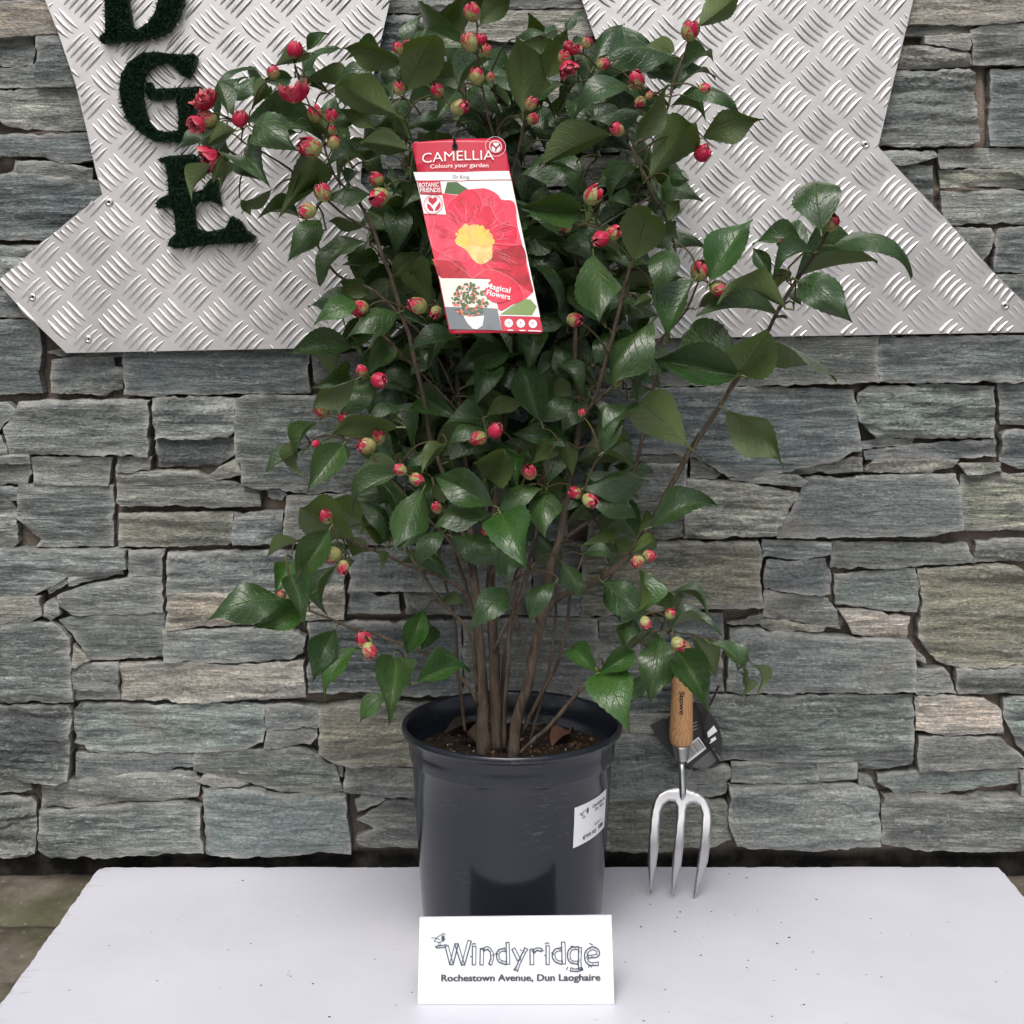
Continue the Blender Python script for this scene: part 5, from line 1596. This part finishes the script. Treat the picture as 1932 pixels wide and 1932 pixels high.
for P in ([(300,365),(345,545)],[(345,545),(393,345)],[(393,345),(455,550)],[(455,550),(518,315)],[(562,370),(560,550)],[(637,392),(632,550)],[(645,405),(690,388),(725,425),(733,480),(715,545)],
          [(880,335),(886,545)],[(855,405),(802,418),(785,465),(808,515),(868,535)],[(935,395),(988,505)],[(1058,395),(1010,490),(960,605)],[(1110,400),(1112,550)],[(1122,430),(1160,402),(1205,412)],
          [(1262,370),(1262,550)],[(1410,335),(1416,545)],[(1388,405),(1337,418),(1318,465),(1342,515),(1400,535)],[(1555,395),(1490,402),(1462,455),(1482,520),(1548,535)],[(1572,390),(1567,500),(1570,598)],[(1480,597),(1530,606),(1590,592)],
          [(1650,478),(1735,465),(1735,420),(1690,397),(1637,430),(1627,495),(1665,545),(1745,545)]): twiglet(P)
for P in ([(540,352),(560,342),(580,350)],[(1237,350),(1255,342),(1277,346)],[(538,475),(525,465)],[(617,405),(632,395)],[(740,460),(755,450)],[(765,440),(788,445)],[(1015,415),(1000,405)],[(1205,420),(1225,415)],[(1230,465),(1248,460)],[(1297,440),(1318,445)],[(1480,380),(1505,375)],[(1660,350),(1690,365)],[(1440,600),(1455,575)],[(1660,560),(1650,580)],[(1668,565),(1680,578)],[(1600,600),(1585,580)],[(945,605),(935,595)],[(975,615),(980,600)],[(715,555),(705,545)],[(195,370),(300,352)],[(200,385),(290,378)],[(190,362),(205,385)]): cr(P, 9)
for P in ([(152,284),(195,287),(235,262),(268,240),(292,255)],[(180,318),(200,292),(235,300)],[(182,318),(225,328),(252,322),(285,300)],[(222,328),(226,358),(210,362)],[(236,328),(240,358),(225,362)]): cr(P, 6)
lg.add([cardP(265+17*math.cos(-i*.52), 290+32*math.sin(-i*.52), .0004) for i in range(12)], [tuple(range(12))])
lg.build('logo_print', M_inkblue, card, smooth=False)

# ------------------------------------------------------------------ garden fork
FK = lambda x, y: (1184+x*.2829, 1184+y*.2829)
def fD(y):   # distance of the fork's middle line along its length, leaning on the wall, tines bowed towards the camera
    t_ = (1800-y)/1700
    return 1.537+.064*t_-.010*math.exp(-((y-1430)/260)**2)
FO = [(335,1075),(250,1088),(205,1115),(175,1165),(155,1245),(143,1380),(135,1560),(141,1680),(151,1778),(158,1778),(172,1690),(192,1600),(208,1480),(214,1330),(222,1235),(240,1190),(275,1164),(308,1168),(326,1200),(325,1290),(314,1400),(300,1540),(292,1680),(294,1795),(304,1800),(325,1720),(358,1600),(372,1480),(384,1340),(392,1230),(402,1190),(440,1175),(478,1195),(496,1250),(490,1390),(474,1520),(456,1660),(436,1818),(447,1824),(500,1690),(538,1560),(553,1430),(563,1290),(556,1220),(532,1160),(490,1118),(440,1098),(395,1082)]
P = dense(FO, 14); n = len(P)
A_ = np.array(P); B_ = np.roll(A_, -1, 0); AB_ = B_-A_; L2_ = (AB_**2).sum(1)+1e-9
def fdist(x, y):
    p = np.array((x, y)); t_ = np.clip(((p-A_)*AB_).sum(1)/L2_, 0, 1); q = A_+AB_*t_[:,None]; return math.sqrt((((p-q)**2).sum(1)).min())
pts = [Vector(p) for p in P]; y = 1080
while y < 1820:
    x = 130
    while x < 570:
        if inside(P, x, y) and fdist(x, y) > 4: pts.append(Vector((x, y)))
        x += 9
    y += 13
v2, _, f2, _, _, _ = delaunay_2d_cdt(pts, [(i, (i+1) % n) for i in range(n)], [], 1, 1e-4)
V, k = [], len(v2)
px_m = .2829*1.55/FPX
dd = [fdist(*v) for v in v2]
for sgn in (-1, 1):
    for v, d in zip(v2, dd):
        p = pix(*FK(v[0], v[1]), fD(v[1])); hgt = .0021*max(0, min(1, d*px_m/.0011))**.8
        V.append(p+Vector((0, sgn*(hgt if sgn < 0 else hgt*.45), 0)))
F = [tuple(f_)[::-1] for f_ in f2]+[tuple(i+k for i in f_) for f_ in f2]
fork = empty('garden_fork', pix(*FK(300,1800), 1.537), 'hand fork with three steel tines and wooden handle leaning on the wall', 'garden fork')
fork.location.z = 0
zoff = -min(v.z for v in V)+.0004
V = [v+Vector((0,0,zoff*.5)) for v in V]
mk('tines', V, F, M_steel, fork)
def lathe_along(rows, name, m, n=28, rfac=px_m):
    """rows: (x centre, y, radius) in the traced frame"""
    V, F = [], []
    for (x, y, r) in rows:
        c_ = pix(*FK(x, y), fD(y)-.001)
        for i in range(n): a = 2*math.pi*i/n; V.append(c_+Vector((r*rfac*math.cos(a), r*rfac*math.sin(a), 0)))
    for j in range(len(rows)-1):
        for i in range(n): a, b = j*n+i, j*n+(i+1) % n; F.append((a, a+n, b+n, b))
    F.append(tuple(range(n))); F.append(tuple(range(len(rows)*n-1, (len(rows)-1)*n-1, -1)))
    return mk(name, V, F, m, fork)
hd = lathe_along([(360,86,4),(360,92,40),(360,105,56),(361,140,66),(362,220,70),(363,320,69),(364,400,70),(362,500,74),(359,600,78),(357,690,81),(357,730,80),(357,760,74),(357,775,66),(357,781,52)], 'handle', M_wood)
lathe_along([(357,779,50),(357,786,58),(358,800,57),(360,870,44),(361,882,42),(362,888,24)], 'ferrule', M_steel)
lathe_along([(360,884,21),(362,960,23),(366,1040,23),(368,1090,26),(366,1120,22),(362,1150,10),(361,1160,2)], 'neck', M_steel)
# burnt-in name, reading down the handle
Vt, Ft = TXT['Stowe']; mn, mx = Vt.min(0), Vt.max(0); m_ = Mesh(); vv = []
for p in Vt:
    yy = 405+(p[0]-mn[0])/(mx[0]-mn[0])*(560-405); xx = 338+(p[1]/.71)*34
    rr = 73; dxx = xx-362; c_ = pix(*FK(362, yy), fD(yy)-.001)
    vv.append(c_+Vector((dxx*px_m, -math.sqrt(max(0, (rr+2.0)**2-dxx*dxx))*px_m-.0005, 0)))
mk('handle_lettering', vv, Ft, flat('burnt_lettering', (.045,.018,.008), .8), hd, smooth=False)

# swing tag of the fork: dark card, cord
def swP(x, y, e=0.0):
    return pix(*FK(x, y), 1.606-.00002*(y-700))+Vector((0,-e,0))
sw = empty('swing_tag', swP(420,940), 'dark round cornered card tag with barcode tied behind the fork handle', 'tag')
P = [(150,655),(240,605),(262,610),(290,575),(380,520),(440,500),(500,505),(560,580),(600,640),(622,700),(632,770),(622,850),(595,905),(550,935),(480,945),(400,925),(300,860),(220,760)]
v2, f2 = tri_poly(P, 60); k = len(v2)
V = [swP(*v) for v in v2]+[swP(*v, -.0006) for v in v2]; F = [f_[::-1] for f_ in f2]+[tuple(i+k for i in f_) for f_ in f2]
cnt = {(a, b) for f_ in f2 for a, b in zip(f_, f_[1:]+f_[:1])}; F += [(a, b, b+k, a+k) for a, b in cnt if (b, a) not in cnt]
mk('tag_card', V, F, M_tagdark, sw, smooth=False)
wp = Mesh(); bp_ = Mesh()
def q4(ms, c, e): ms.add([swP(x, y, e) for x, y in c], [(3,2,1,0)])
bar0, bar1, bw = Vector((400,905)), Vector((526,806)), Vector((-62,-92))
for nm, c_ in (('barcode_panel', [tuple(bar0), tuple(bar1), tuple(bar1+bw*.85), tuple(bar0+bw*.85)]), ('white_label', [(530,700),(575,652),(598,690),(538,735)]), ('white_label', [(545,750),(585,725),(592,745),(548,775)])):
    ms = Mesh(); q4(ms, c_, .0004); ms.build(nm, C_white, sw, smooth=False)
rs = random.Random(4); u = .06
while u < .92:
    wd = rs.choice([.018,.03,.045]); a, b = bar0+(bar1-bar0)*u, bar0+(bar1-bar0)*min(.94, u+wd); q4(bp_, [tuple(a+bw*.14), tuple(b+bw*.14), tuple(b+bw*.78), tuple(a+bw*.78)], .0007); u += wd+rs.choice([.02,.03])
d_ = (bar1-bar0).normalized(); nn = Vector((-d_.y, d_.x))
for r_i in range(6):
    o_ = bar0+Vector((42, 20))+nn*(r_i*13-8)+d_*(r_i*2); u = 0
    while u < 165:
        wd = rs.uniform(8, 22); a, b = o_+d_*u, o_+d_*(u+wd)
        if inside(P, *a) and inside(P, *b): ribbon(wp, [tuple(a), tuple(b)], 4.5, 0, swP)
        u += wd+5
for yy in (640, 662, 684): ribbon(wp, [(438, yy), (462, yy-12)], 5, 0, swP)
wp.build('small_print', flat('faded_print', (.35,.35,.35)), sw, smooth=False, kind='stuff'); bp_.build('barcode', M_black, sw, smooth=False, kind='stuff')
cd = [swP(590,355,.02), swP(560,440,.016), swP(520,540,.012), swP(503,620,.009), swP(512,700,.007), swP(525,745,.007), swP(560,810,.006), swP(612,895,.005)]
V, F = tube(catmull(cd, 5), [.0014]*36, 7); mk('cord', V, F, M_cord, sw)
cd = [swP(440,480,.010), swP(480,560,.010), swP(505,660,.009), swP(518,735,.008)]
V, F = tube(catmull(cd, 5), [.0014]*16, 7); mk('cord', V, F, M_cord, sw)
V, F = tube(catmull([swP(500,725,.010), swP(520,742,.011), swP(538,728,.010)], 4), [.0026]*9, 7); mk('cord_knot', V, F, M_cord, sw)
